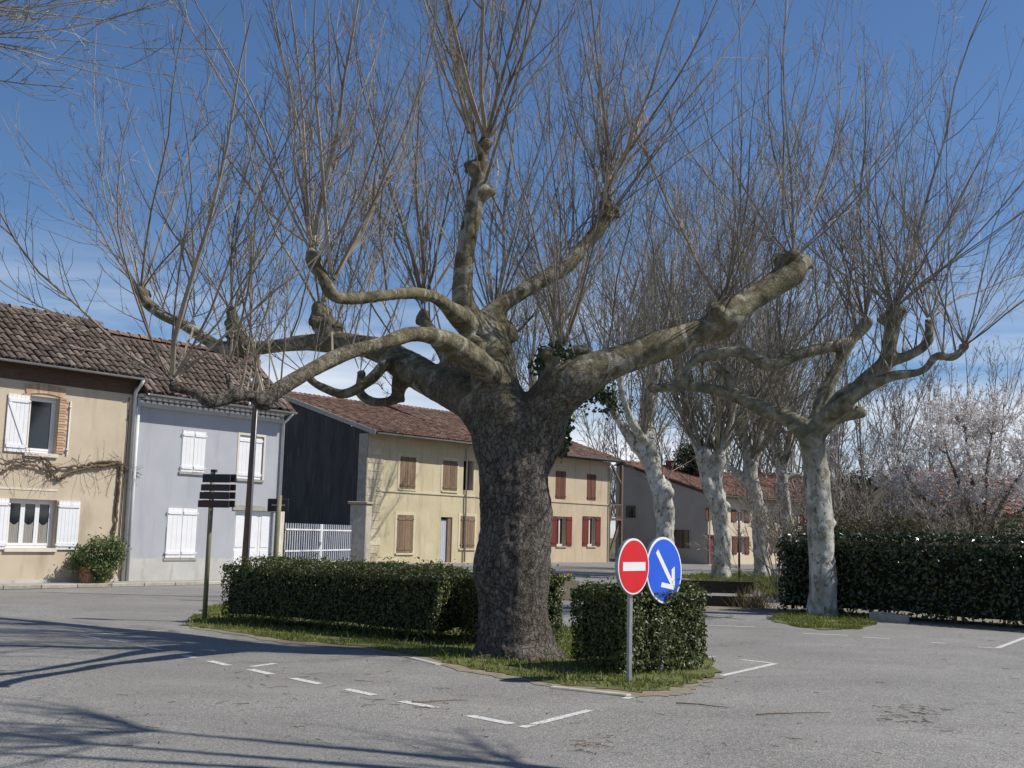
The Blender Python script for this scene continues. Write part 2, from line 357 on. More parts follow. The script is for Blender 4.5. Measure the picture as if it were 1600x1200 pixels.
def tilemat(name, a, b, c, d):
    m, t, p = nodes(name)
    cc = ramp(t, [(0, a), (.35, b), (.75, c), (1, d)], islandrand(t))
    n = tnoise(t, 9, 8, .7)
    cc = mixc(t, maprange(t, n, .5, .68, 0, .75), cc, (.10, .09, .075))
    cc = mixc(t, maprange(t, tnoise(t, 16, 6, .6), .6, .7, 0, .6), cc, (.36, .34, .29))
    t.links.new(cc, p.inputs['Base Color']); p.inputs['Roughness'].default_value = .92; p.inputs['Specular IOR Level'].default_value = .2
    bump(t, p, tnoise(t, 40, 5), .5, .006)
    return m
MAT['tile'] = tilemat('old_canal_tile', (.075, .056, .045), (.115, .086, .07), (.165, .122, .098), (.26, .205, .165))
MAT['tile2'] = tilemat('brown_red_tile', (.11, .062, .045), (.16, .092, .066), (.215, .13, .096), (.28, .195, .155))
MAT['tile3'] = tilemat('red_tile', (.14, .068, .05), (.20, .095, .07), (.25, .125, .092), (.31, .19, .15))
MAT['tilebed'] = M('tile_bed', [(.3, (.07, .045, .035)), (.7, (.13, .085, .065))], 6, .95, .005, 30)
MAT['leaf_box'] = leafmat('hedge_leaf', [(0, (.034, .050, .011)), (.4, (.065, .090, .019)), (.75, (.115, .14, .034)), (.96, (.17, .18, .055)), (1, (.20, .13, .06))], .42, .5, .25)
MAT['leaf_laurel'] = leafmat('laurel_leaf', [(0, (.016, .026, .008)), (.5, (.027, .042, .012)), (.85, (.048, .066, .018)), (1, (.11, .12, .035))], .27, .6, .12)
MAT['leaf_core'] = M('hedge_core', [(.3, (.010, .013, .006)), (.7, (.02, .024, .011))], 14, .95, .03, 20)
MAT['leaf_shrub'] = leafmat('shrub_leaf', [(0, (.05, .09, .022)), (.5, (.10, .155, .045)), (.8, (.18, .22, .085)), (1, (.33, .31, .17))], .5, .4, .25)
MAT['leaf_ivy'] = leafmat('ivy_leaf', [(0, (.018, .035, .012)), (.6, (.04, .07, .02)), (1, (.13, .17, .04))], .4, .5, .2)
MAT['leaf_olive'] = leafmat('olive_leaf', [(0, (.06, .06, .025)), (.6, (.10, .10, .045)), (1, (.16, .14, .07))], .6, .3, .2)
MAT['leaf_ever'] = leafmat('evergreen_leaf', [(0, (.022, .032, .012)), (.6, (.04, .052, .02)), (1, (.07, .08, .03))], .6, .3, .1)
MAT['blossom'] = leafmat('blossom', [(0, (.66, .61, .58)), (.6, (.80, .77, .74)), (1, (.88, .86, .84))], .7, .2, .3)
MAT['flower'] = leafmat('flower', [(0, (.35, .26, .02)), (.45, (.45, .35, .04)), (.5, (.10, .05, .22)), (1, (.14, .07, .28))], .7, .2, .2)
MAT['grass'] = leafmat('grass_blade', [(0, (.085, .115, .018)), (.5, (.16, .20, .035)), (.8, (.23, .25, .06)), (1, (.34, .30, .13))], .6, .3, .3)
MAT['litter'] = leafmat('dead_twig', [(0, (.09, .06, .035)), (.6, (.17, .11, .07)), (1, (.26, .19, .13))], .9, .2, 0)
def paintm():
    m, t, p = nodes('worn_road_paint')
    f = maprange(t, tnoise(t, 26, 8, .75), .50, .60)
    cc = mixc(t, f, (.60, .60, .57), (.23, .225, .215)); t.links.new(cc, p.inputs['Base Color']); p.inputs['Roughness'].default_value = .85
    return m
MAT['paint'] = paintm()
def glassm():
    m, t, p = nodes('window_glass')
    p.inputs['Base Color'].default_value = (.015, .018, .022, 1); p.inputs['Roughness'].default_value = .06; p.inputs['Specular IOR Level'].default_value = .8
    return m
MAT['glass'] = glassm()
MAT['curtain'] = M('net_curtain', [(.3, (.24, .23, .205)), (.7, (.34, .325, .295))], 3, .9, .004, 9, (8, 8, .3))

# ================================================================== ground
def sheet(name, poly, z, mat, parent=None, **k):
    me = bpy.data.meshes.new(name); me.from_pydata([(x, y, z) for x, y in poly], [], [tuple(range(len(poly)))])
    bm = bmesh.new(); bm.from_mesh(me); bmesh.ops.recalc_face_normals(bm, faces=bm.faces)
    for f in bm.faces:
        if f.normal.z < 0: f.normal_flip()
    bmesh.ops.triangulate(bm, faces=bm.faces[:]); bm.to_mesh(me); bm.free()
    return link(name, me, mat, parent, **k)
ground = sheet('ground', [(-900, -300), (900, -300), (900, 1500), (-900, 1500)], 0, MAT['asphalt'], kind='structure')
ground['label'] = 'worn grey asphalt of the square and road'

# ================================================================== houses
def wall_holes(mb, u0, u1, z0, z1, holes, y0=0.0, y1=.35):
    us = sorted({u0, u1, *[h[0] for h in holes], *[h[1] for h in holes]}); us = [u for u in us if u0 <= u <= u1]
    zs = sorted({z0, z1, *[h[2] for h in holes], *[h[3] for h in holes]}); zs = [z for z in zs if z0 <= z <= z1]
    def hole(a, b): return any(h[0] < a < h[1] and h[2] < b < h[3] for h in holes)
    def solid(i, j):
        if i < 0 or j < 0 or i >= len(us) - 1 or j >= len(zs) - 1: return False
        return not hole((us[i] + us[i + 1]) / 2, (zs[j] + zs[j + 1]) / 2)
    for i in range(len(us) - 1):
        for j in range(len(zs) - 1):
            if not solid(i, j): continue
            a, b, c, d = us[i], us[i + 1], zs[j], zs[j + 1]
            mb.add([(a, y0, c), (b, y0, c), (b, y0, d), (a, y0, d)], [(0, 1, 2, 3)])
            mb.add([(a, y1, c), (b, y1, c), (b, y1, d), (a, y1, d)], [(3, 2, 1, 0)])
            for (di, dj, q) in ((-1, 0, [(a, y0, c), (a, y0, d), (a, y1, d), (a, y1, c)]), (1, 0, [(b, y0, c), (b, y1, c), (b, y1, d), (b, y0, d)]),
                                (0, -1, [(a, y0, c), (a, y1, c), (b, y1, c), (b, y0, c)]), (0, 1, [(a, y0, d), (b, y0, d), (b, y1, d), (a, y1, d)])):
                if not solid(i + di, j + dj): mb.add(q, [(0, 1, 2, 3)])
def wall_mesh(root, name, mat, u0, u1, z0, z1, holes, y0=0.0, y1=.35, **k):
    mb = MB(); wall_holes(mb, u0, u1, z0, z1, holes, y0, y1)
    me = bpy.data.meshes.new(name); me.from_pydata(mb.v, [], mb.f)
    bm = bmesh.new(); bm.from_mesh(me); bmesh.ops.remove_doubles(bm, verts=bm.verts, dist=1e-4); bmesh.ops.recalc_face_normals(bm, faces=bm.faces); bm.to_mesh(me); bm.free()
    return link(name, me, mat, root, **k)
def shutter(root, u0, u1, z0, z1, y, mat, planks=4, th=.035, zbar=False, side=1):
    """one shutter leaf, face at -y ; battens proud"""
    s = None
    w = (u1 - u0) / planks
    mb = MB()
    for i in range(planks): mb.box(u0 + i * w + .004, u0 + (i + 1) * w - .004, y - th, y, z0, z1)
    mb.box(u0 + .006, u1 - .006, y - th + .008, y - .002, z0 + .005, z1 - .005)
    s = mb.build('shutter', mat, root)
    h = z1 - z0
    for f in (.1, .9):
        MB().box(u0 + .02, u1 - .02, y - th - .022, y - th - .001, z0 + h * f - .045, z0 + h * f + .045).build('batten', mat, s)
    if zbar:
        a, b = (u0 + .05, u1 - .05) if side > 0 else (u1 - .05, u0 + .05)
        MB().bar((a, y - th - .011, z0 + h * .14), (b, y - th - .011, z0 + h * .86), .09, .02, up=(0, 1, 0)).build('brace', mat, s)
    for f in (.1, .9):
        uu = u0 if side > 0 else u1
        MB().box(uu - .03, uu + .03, y - th - .03, y - .002, z0 + h * f - .02, z0 + h * f + .02).build('hinge', mat if mat is MAT['white'] else MAT['cable'], s)
    return s
def closed_pair(root, r, y, mat, planks=3):
    u0, u1, z0, z1 = r; m = (u0 + u1) / 2
    shutter(root, u0 + .01, m - .006, z0 + .01, z1 - .01, y, mat, planks, side=1)
    shutter(root, m + .006, u1 - .01, z0 + .01, z1 - .01, y, mat, planks, side=-1)
def window(root, r, y, frame=MAT['white'], sashes=2, curtain=False, fw=.06):
    u0, u1, z0, z1 = r
    f = MB().box(u0, u0 + fw, y, y + .06, z0, z1).box(u1 - fw, u1, y, y + .06, z0, z1).box(u0 + fw, u1 - fw, y + .001, y + .059, z1 - fw, z1).box(u0 + fw, u1 - fw, y + .001, y + .059, z0, z0 + fw).build('window', frame, root)
    w = (u1 - u0 - 2 * fw) / sashes
    for i in range(sashes):
        a = u0 + fw + i * w; b = a + w
        MB().box(a + .002, a + fw, y - .01, y + .05, z0 + fw, z1 - fw).box(b - fw, b - .002, y - .01, y + .05, z0 + fw, z1 - fw).box(a + fw, b - fw, y - .009, y + .049, z1 - 2 * fw, z1 - fw).box(a + fw, b - fw, y - .009, y + .049, z0 + fw, z0 + 2 * fw).build('sash', frame, f)
        MB().box(a + fw, b - fw, y + .018, y + .026, z0 + 2 * fw, z1 - 2 * fw).build('pane', MAT['glass'], f)
        if curtain:
            n = 24; us = np.linspace(a + fw, b - fw, n); zt = z0 + (z1 - z0) * .55
            P = [(u, y + .014 - .004 * math.sin(q * 1.7), z0 + 2 * fw) for q, u in enumerate(us)] + [(u, y + .014 - .004 * math.sin(q * 1.7), zt - .10 * abs(math.sin(math.pi * q / (n - 1)))) for q, u in enumerate(us)]
            MB().add(P, [(q, q + 1, q + 1 + n, q + n) for q in range(n - 1)]).build('curtain', MAT['curtain'], f)
    return f
TILE = {}
def tile_mesh(name, w0, w1, L, seg=6, mat=None):
    if name in TILE: return TILE[name]
    V, F = [], []
    for k, (yy, w, dz) in enumerate(((0, w1, .028), (L, w0, 0))):
        for i in range(seg + 1):
            a = math.pi * i / seg; V.append((-math.cos(a) * w / 2, yy, math.sin(a) * w * .42 + dz))
    n = seg + 1
    for i in range(seg): F.append((i, i + 1, n + i + 1, n + i))
    for i in range(n): V.append((V[i][0] * .82, 0, V[i][2] - .016))        # thickness of the lower lip
    for i in range(seg): F.append((i + 1, i, 2 * n + i, 2 * n + i + 1))
    me = bpy.data.meshes.new(name); me.from_pydata(V, [], F); me.materials.append(mat)
    TILE[name] = me; return me
def roof_slope(root, u0, u1, ye, ze, D, pitch, mat, indiv, cw=.215, rl=.34, clip=None, seg=6, slabmat=None, vis_u=None):
    """front slope: eave at (ye,ze) rising into +y over horizontal run D. clip(u, t) -> bool keeps a tile"""
    cs, sn = math.cos(pitch), math.sin(pitch); Ls = D / cs
    th = .09
    roof = MB().add([(u0, ye, ze), (u1, ye, ze), (u1, ye + D, ze + D * math.tan(pitch)), (u0, ye + D, ze + D * math.tan(pitch)),
                     (u0, ye, ze - th), (u1, ye, ze - th), (u1, ye + D, ze + D * math.tan(pitch) - th), (u0, ye + D, ze + D * math.tan(pitch) - th)],
                    [(0, 1, 2, 3), (7, 6, 5, 4), (0, 4, 5, 1), (1, 5, 6, 2), (2, 6, 7, 3), (3, 7, 4, 0)]).build('roof', slabmat or MAT['tilebed'], root)
    me = tile_mesh('tile_%s_%.2f_%d' % (mat.name, rl, seg), cw * .74, cw * .92, rl * 1.25, seg, mat)
    nc = int((u1 - u0) / cw); nr = int(Ls / rl)
    base = []
    for c in range(nc):
        for r in range(nr):
            u = u0 + (c + .5) * cw + rng.normal(0, .012); t = -.06 + r * rl + rng.normal(0, .02)
            if clip and not clip(u, t): continue
            base.append((u, t, rng.normal(0, .035), rng.normal(0, .006)))
    base = np.array(base)
    if vis_u is not None:                      # the ones that show largest come first
        order = np.argsort(np.abs(base[:, 0] - vis_u)); base = base[order]
    k = min(indiv, len(base))
    for u, t, yaw, dz in base[:k]:
        o = link('tile', me, None, roof)
        o.location = (u, ye + t * cs, ze + t * sn + .012 + dz); o.rotation_euler = (pitch, 0, yaw)
    if k < len(base):
        V0 = np.array([v.co[:] for v in me.vertices]); F0 = [tuple(p.vertices) for p in me.polygons]; F0 = np.array(F0)
        B = base[k:]; n = len(B)
        X = V0[None, :, 0] * np.cos(B[:, 2:3]) - V0[None, :, 1] * np.sin(B[:, 2:3]) + B[:, 0:1]
        Yl = V0[None, :, 0] * np.sin(B[:, 2:3]) + V0[None, :, 1] * np.cos(B[:, 2:3]) + B[:, 1:2]
        Zl = V0[None, :, 2] + .012 + B[:, 3:4]
        V = np.stack([X, ye + Yl * cs - Zl * sn, ze + Yl * sn + Zl * cs], -1).reshape(-1, 3)
        F = (F0[None] + (np.arange(n) * len(V0))[:, None, None]).reshape(-1, 4)
        link('tile_field', np_mesh('tile_field', V, F), mat, roof, kind='stuff')
    return roof
def ridge_tiles(parent, a, b, mat, w=.24, L=.42, n_max=60):
    a = Vector(a); b = Vector(b); d = b - a; n = max(1, min(n_max, int(d.length / (L * .85))))
    me = tile_mesh('ridge_%s_%.2f' % (mat.name, L), w * .85, w, L, 6, mat)
    yaw = math.atan2(d.y, d.x) - math.pi / 2; pt = math.asin(d.z / d.length)
    for i in range(n):
        o = link('ridge_tile', me, None, parent); o.location = a + d * (i / n); o.rotation_euler = (pt, 0, yaw + rng.normal(0, .03)); o.scale = (1, d.length / n / L * 1.18, 1)
def gutter(root, u0, u1, y, z, mat, r=.06):
    n = 7; V = []; F = []
    for u in (u0, u1):
        for i in range(n):
            a = math.pi * i / (n - 1); V.append((u, y - math.cos(a) * r, z - math.sin(a) * r))
        for i in range(n):
            a = math.pi * i / (n - 1); V.append((u, y - math.cos(a) * (r - .012), z - math.sin(a) * (r - .012) + .002))
    for i in range(n - 1): F += [(i, i + 1, 2 * n + i + 1, 2 * n + i), (n + i + 1, n + i, 3 * n + i, 3 * n + i + 1)]
    F += [(0, 2 * n, 3 * n, n), (n - 1, 2 * n - 1, 4 * n - 1, 3 * n - 1)]
    MB().add(V, F).build('gutter', mat, root, smooth=False)
def pipe(root, pts, r, mat, name='downpipe', n=10):
    p = MB().tube(pts, r, n).build(name, mat, root, smooth=True)
    return p

# ---------------------------------------------------------------- cream house and grey-blue house (one terrace line)
FL = Facade((-12.94, 29.45), R(52))
ub = FL.u(201, 780)                                   # party line
ue = FL.u(439, 740)                                   # end of blue house
zeL = FL.z(100, 577); zeB = FL.z(300, 628)
cream = empty('town_house', (*FL.o, 0), FL.a, label='cream rendered house with brick window surround and grapevine', cat='house')
uA = -4.5
w_up = FL.rect(44, 620, 90, 708); w_lo = FL.rect(12, 780, 87, 856)
wall_mesh(cream, 'wall', MAT['cream'], uA, ub, 0, zeL - .45, [w_up, w_lo])
MB().box(uA, ub - .01, .004, .34, zeL - .45, zeL - .02).build('cornice', MAT['soffit'], cream, label='dark brown boxed band under the eave')
MB().prism([(uA, 0), (ub, 0), (ub, zeL), (uA, zeL)], 4.5, 4.75).build('rear_wall', MAT['cream'], cream)
# bottom band and string course
MB().box(uA, FL.u(90, 765), -.012, .0, FL.z(50, 766), FL.z(50, 766) + .05).build('string_course', MAT['cream_trim'], cream)
for r, cu, n in ((w_up, False, 1), (w_lo, True, 3)):
    window(cream, r, .16, sashes=n, curtain=cu)
    MB().box(r[0] - .06, r[1] + .06, -.06, .14, r[2] - .10, r[2] - .002).build('sill', MAT['cream_trim'], cream)
    MB().box(r[0] - .2, r[1] + .2, 1.0, 1.02, r[2] - .3, r[3] + .2).build('dark_room', MAT['dark'], cream)
rU = FL.rect(9, 613, 43, 706)
shutter(cream, w_up[0] - .62, w_up[0] - .04, w_up[2] - .02, w_up[3] - .02, -.01, MAT['white'], 5, zbar=True, side=-1)
shutter(cream, w_up[1] + .30, w_up[1] + .34, w_up[2], w_up[3] - .04, -.01, MAT['white'], 1)
shutter(cream, w_lo[1] + .03, w_lo[1] + .66, w_lo[2] - .04, w_lo[3] - .01, -.01, MAT['white'], 6)
shutter(cream, w_lo[0] - .66, w_lo[0] - .03, w_lo[2] - .04, w_lo[3] - .01, -.01, MAT['white'], 6, side=-1)
# brick surround: header arch + jamb bricks
bu0, bu1 = w_up[0] - .02, w_up[1] + .02
nb = 15
for i in range(nb):
    f = (i + .5) / nb; u = bu0 - .1 + f * (bu1 - bu0 + .2); zz = w_up[3] + .02 + .07 * (1 - (2 * f - 1) ** 2)
    o = MB().box(-.036, .036, -.03, .1, 0, .25).build('brick', MAT['brick'], cream); o.location = (u, 0, zz); o.rotation_euler = (0, (f - .5) * .5, 0)
bm_ = MB().box(0, .26, -.028, .1, 0, .058).mesh('jamb_brick')
z = w_up[2] + .02; k = 0
while z < w_up[3] + .02:
    o = link('brick', bm_, MAT['brick'], cream); o.location = (w_up[1] + .005, 0, z); o.scale = (1 if k % 2 else .8, 1, 1)
    o = link('brick', bm_, MAT['brick'], cream); o.location = (w_up[0] - .005 - (.26 if k % 2 else .208), 0, z); o.scale = (1 if k % 2 else .8, 1, 1)
    z += .072; k += 1
# roof: right verge runs back over the lower blue roof
DL = 2.3
zr_pix = FL.z(70, 491, DL)
PL = math.atan((zr_pix - zeL) / (DL + .35))
roofL = roof_slope(cream, uA, ub + .12, -.35, zeL + .02, DL + .35, PL, MAT['tile'], 300, clip=None, vis_u=FL.u(60, 560))
ridge_tiles(roofL, (uA, DL, zeL + .02 + (DL + .35) * math.tan(PL) - .05), (ub + .12, DL, zeL + .02 + (DL + .35) * math.tan(PL) - .05), MAT['tile'], .3)
MB().add([(uA, DL, zeL + (DL + .35) * math.tan(PL)), (ub + .12, DL, zeL + (DL + .35) * math.tan(PL)), (ub + .12, 5, zeL), (uA, 5, zeL)], [(0, 1, 2, 3)]).build('rear_roof', MAT['tile'], cream)
MB().add([(ub - .3, 0.36, 0), (ub - .3, 4.75, 0), (ub - .3, 4.75, zeL), (ub - .3, DL, zeL + (DL + .3) * math.tan(PL) - .1), (ub - .3, 0.36, zeL - .02),
          (ub - .01, 0.36, 0), (ub - .01, 4.75, 0), (ub - .01, 4.75, zeL), (ub - .01, DL, zeL + (DL + .3) * math.tan(PL) - .1), (ub - .01, 0.36, zeL - .02)],
         [(0, 1, 2, 3, 4), (9, 8, 7, 6, 5), (2, 7, 8, 3), (3, 8, 9, 4)]).build('gable_wall', MAT['cream'], cream)
gutter(cream, uA, ub + .1, -.42, zeL + .0, MAT['zinc'], .055)
pipe(cream, [(ub - .06, -.42, zeL - .04), (ub - .06, -.30, zeL - .2), (ub - .06, -.08, zeL - .38), (ub - .06, -.08, .05)], .05, MAT['pipe'])
pipe(cream, [(ub - .22, -.03, zeL - .55), (ub - .2, -.03, zeL - 1.5), (ub - .22, -.03, 2.6), (ub - .24, -.03, .4)], .014, MAT['cable'], 'cable', 6)
MB().box(uA, ub - .02, -.02, -.001, 0, .16).build('plinth', MAT['plinth'], cream)

# grey-blue house
blue = empty('town_house', (*FL.o, 0), FL.a, label='grey-blue rendered house with white closed shutters', cat='house')
b_ul = FL.rect(283, 673, 320, 738); b_ur = FL.rect(373, 681, 411, 749); b_ll = FL.rect(259, 793, 306, 872); b_dr = list(FL.rect(366, 798, 426, 870)); b_dr[2] = 0.03
zpl = FL.z(240, 873)
zeB = FL.z(215, 616)
wall_mesh(blue, 'wall', MAT['blue'], ub, ue, zpl, zeB, [b_ul, b_ur, b_ll, tuple(b_dr)])
wall_mesh(blue, 'plinth', MAT['plinth'], ub, ue, 0, zpl, [tuple(b_dr)], -.025, .34)
closed_pair(blue, b_ul, .0, MAT['white']); closed_pair(blue, b_ll, .0, MAT['white']); closed_pair(blue, b_ur, .07, MAT['white'])
for r in (b_ul, b_ll, b_ur):
    MB().box(r[0] - .05, r[1] + .05, -.05, .12, r[2] - .07, r[2] - .002).build('sill', MAT['concrete'], blue)
f = .07
MB().box(b_ur[0] - f, b_ur[0], -.015, .17, b_ur[2], b_ur[3] + f).box(b_ur[1], b_ur[1] + f, -.015, .17, b_ur[2], b_ur[3] + f).box(b_ur[0] + .001, b_ur[1] - .001, -.014, .16, b_ur[3], b_ur[3] + f).build('window_surround', MAT['cream_trim'], blue)
m3 = [b_dr[0] + (b_dr[1] - b_dr[0]) * q / 3 for q in range(4)]
for q in range(3):
    d = MB().box(m3[q] + .008, m3[q + 1] - .008, .10, .15, .03, b_dr[3] - .01).build('door', MAT['white'], blue)
    for (za, zb) in ((.2, .95), (1.05, b_dr[3] - .15)):
        MB().box(m3[q] + .1, m3[q + 1] - .1, .085, .099, za, zb).build('door_panel', MAT['white'], d)
MB().box(b_dr[0] - .12, b_dr[1] + .12, -.03, .12, b_dr[3] + .001, b_dr[3] + .16).build('lintel', MAT['concrete'], blue)
zw = FL.z(300, 690)
# genoise cornice: two rows of tile ends on a band
gen = MB().box(ub + .02, ue - .02, -.14, .0, zeB - .34, zeB - .24).box(ub + .02, ue - .02, -.30, .0, zeB - .08, zeB + .0).build('cornice', MAT['plinth'], blue, label='cornice band of two rows of white tile ends')
me_g = None
for row, (yy, zz) in enumerate(((-.16, zeB - .24), (-.26, zeB - .14))):
    n = int((ue - ub - .1) / .2)
    V, F = [], []
    for i in range(n):
        u = ub + .12 + i * .2 + (.1 if row else 0); o = len(V)
        for y_ in (yy, .0):
            for j in range(7):
                a = math.pi * j / 6; V.append((u - math.cos(a) * .085, y_, zz + math.sin(a) * .075))
        F += [(o + j, o + j + 1, o + 7 + j + 1, o + 7 + j) for j in range(6)]
        F.append(tuple(o + j for j in range(7))[::-1])
    MB().add(V, F).build('cornice_tile_row', MAT['white'], gen)
DB = 1.9
zrb = FL.z(300, 546, DB); PB = math.atan((zrb - zeB) / (DB + .35))
roofB = roof_slope(blue, ub + .10, ue + .15, -.42, zeB + .03, DB + .42, PB, MAT['tile'], 300, vis_u=FL.u(280, 590))
zrt = zeB + .03 + (DB + .42) * math.tan(PB)
ridge_tiles(roofB, (ub + .1, DB, zrt - .05), (ue + .15, DB, zrt - .05), MAT['tile2'], .3)
MB().add([(ub + .1, DB, zrt), (ue + .15, DB, zrt), (ue + .15, 4.4, zeB), (ub + .1, 4.4, zeB)], [(0, 1, 2, 3)]).build('rear_roof', MAT['tile'], blue)
MB().add([(ue - .3, .35, 0), (ue - .3, 4.2, 0), (ue - .3, 4.2, zeB), (ue - .3, DB, zrt - .1), (ue - .3, .35, zeB - .02),
          (ue - .002, .35, 0), (ue - .002, 4.2, 0), (ue - .002, 4.2, zeB), (ue - .002, DB, zrt - .1), (ue - .002, .35, zeB - .02)],
         [(0, 1, 2, 3, 4), (9, 8, 7, 6, 5), (2, 7, 8, 3), (3, 8, 9, 4), (4, 9, 5, 0)]).build('gable_wall', MAT['plinth'], blue)
uc = FL.u(385, 568, DB)
ch = MB().box(uc - .35, uc + .3, DB - .3, DB + .3, zrt - .5, zrt + .22).build('chimney', MAT['brick_old'], roofB)
MB().box(uc - .4, uc + .35, DB - .35, DB + .35, zrt + .221, zrt + .28).build('chimney_cap', MAT['concrete'], roofB)
gutter(blue, ub + .1, ue + .1, -.49, zeB + .0, MAT['zinc'], .055)
pipe(blue, [(ue - .05, -.49, zeB - .04), (ue - .05, -.3, zeB - .2), (ue - .05, -.07, zeB - .35), (ue - .05, -.07, .05)], .042, MAT['pipe'])
pipe(blue, [(ub + .06, -.09, zeB - .1), (ub + .06, -.09, .05)], .05, MAT['pipe'])
# pavement with kerb along this terrace
pv = empty('pavement', (*FL.o, 0), FL.a, kind='structure')
MB().box(uA - 6, ue + 1, -1.0, -.001, .0, .09).build('paving', MAT['pavement'], pv)
for i in range(22):
    MB().box(uA - 4 + i * 1.0, uA - 4 + i * 1.0 + .985, -1.16, -1.005, .0, .10).build('kerb_stone', MAT['kerb'], pv, bevel=.012)

# ---------------------------------------------------------------- yellow house with black gable
FY = Facade((-7.41, 59.06), math.atan2(.763, .646))
y_end = FY.u(742, 800)
zeY = FY.z(640, 687) + .12
yel = empty('farmhouse', (*FY.o, 0), FY.a, label='yellow ochre house with black tarred gable and brown shutters', cat='house')
r1 = FY.rect(625, 714, 649, 764); r2 = FY.rect(692, 720, 714, 767); r3 = FY.rect(724, 720, 740, 766)
l1 = FY.rect(620, 805, 645, 864); d1 = list(FY.rect(688, 808, 706, 878)); d1[2] = .02; l2 = FY.rect(719, 807, 741, 857)
wall_mesh(yel, 'wall', MAT['yellow'], 0, y_end, 0, zeY, [r1, r2, r3, l1, tuple(d1), l2])
for r in (r1, r2, l1, l2): closed_pair(yel, r, .02, MAT['brownwood'])
MB().box(r3[0], r3[1], .5, .52, r3[2], r3[3]).build('dark_room', MAT['dark'], yel)
MB().box(r3[0], r3[0] + .07, .1, .16, r3[2], r3[3]).box(r3[1] - .07, r3[1], .1, .16, r3[2], r3[3]).build('window_frame', MAT['concrete'], yel)
dw = (d1[1] - d1[0])
dr = MB().box(d1[0], d1[0] + dw * .66, .15, .2, .02, d1[3] - .15).build('door', MAT['paleblue'], yel)
for q in range(4): MB().box(d1[0] + .04 + q * dw * .155, d1[0] + .03 + (q + .9) * dw * .155, .135, .149, .08, d1[3] - .22).build('door_plank', MAT['paleblue'], dr)
MB().box(d1[0] + dw * .66, d1[1], .06, .2, .02, d1[3]).build('door_jamb', MAT['brownwood'], yel)
MB().box(d1[0], d1[1], .201, .22, .02, d1[3]).build('dark_room', MAT['dark'], yel)
for r in (r1, r2, l1, l2):
    MB().box(r[0] - .08, r[1] + .08, -.07, .1, r[2] - .09, r[2] - .003).build('sill', MAT['quoin'], yel)
    f = .17
    MB().box(r[0] - f, r[0] - .01, -.018, -.001, r[2] - .05, r[3] + f).box(r[1] + .01, r[1] + f, -.018, -.001, r[2] - .05, r[3] + f).box(r[0] - .009, r[1] + .009, -.017, -.001, r[3] + .01, r[3] + f).build('window_surround', MAT['quoin'], yel)
zs = FY.z(680, 773)
MB().box(.7, y_end, -.05, -.001, zs, zs + .09).build('string_course', MAT['quoin'], yel)
qz = 0.5
k = 0
while qz < zeY - .5:
    w = .62 if k % 2 else .45
    MB().box(.02, w + .5, -.022, -.001, qz, qz + .40).build('quoin', MAT['quoin'], yel); qz += .425; k += 1
pipe(yel, [(FY.u(727, 740), -.62, zeY + .05), (FY.u(727, 740), -.1, zeY - .35), (FY.u(727, 760), -.1, .05)], .05, MAT['zinc'])
# gable wall (black) runs back
DY = 8.2
tanY = .30
MB().add([(-.002, 0.0, 0), (-.002, 14, 0), (-.002, 14, zeY), (-.002, DY, zeY + DY * tanY), (-.002, 0, zeY),
          (.35, .36, 0), (.35, 14, 0), (.35, 14, zeY), (.35, DY, zeY + DY * tanY), (.35, .36, zeY)],
         [(4, 3, 2, 1, 0), (5, 6, 7, 8, 9), (0, 5, 9, 4), (2, 7, 8, 3), (3, 8, 9, 4)]).build('gable_wall', MAT['black_wall'], yel, label='black tarred gable wall')
MB().box(-.05, .0 - .004, -.03, .62, 0, zeY - .02).build('corner_pier', MAT['stone'], yel)
roofY = roof_slope(yel, -.15, y_end + .1, -.75, zeY + .02 - .75 * tanY + .2, DY + .75, math.atan(tanY), MAT['tile2'], 0, cw=.24, rl=.42, seg=5)
zry = zeY + .22 + DY * tanY
ridge_tiles(roofY, (-.15, DY, zry + .03), (y_end, DY, zry + .03), MAT['tile2'], .3)
MB().add([(-.15, DY, zry), (y_end, DY, zry), (y_end, 14.5, zeY), (-.15, 14.5, zeY)], [(0, 1, 2, 3)]).build('rear_roof', MAT['tile2'], yel)
MB().bar((-.19, -.75, zeY - .75 * tanY + .2), (-.19, DY, zeY + .2 + DY * tanY), .06, .24).build('verge_board', MAT['concrete'], yel)
MB().add([(-.1, -.7, zeY + .0), (y_end, -.7, zeY), (y_end, 0, zeY + .1), (-.1, 0, zeY + .1)], [(0, 1, 2, 3)]).build('soffit', MAT['soffit'], yel)
gutter(yel, -.1, y_end, -.82, zeY - .0, MAT['zinc'], .08)

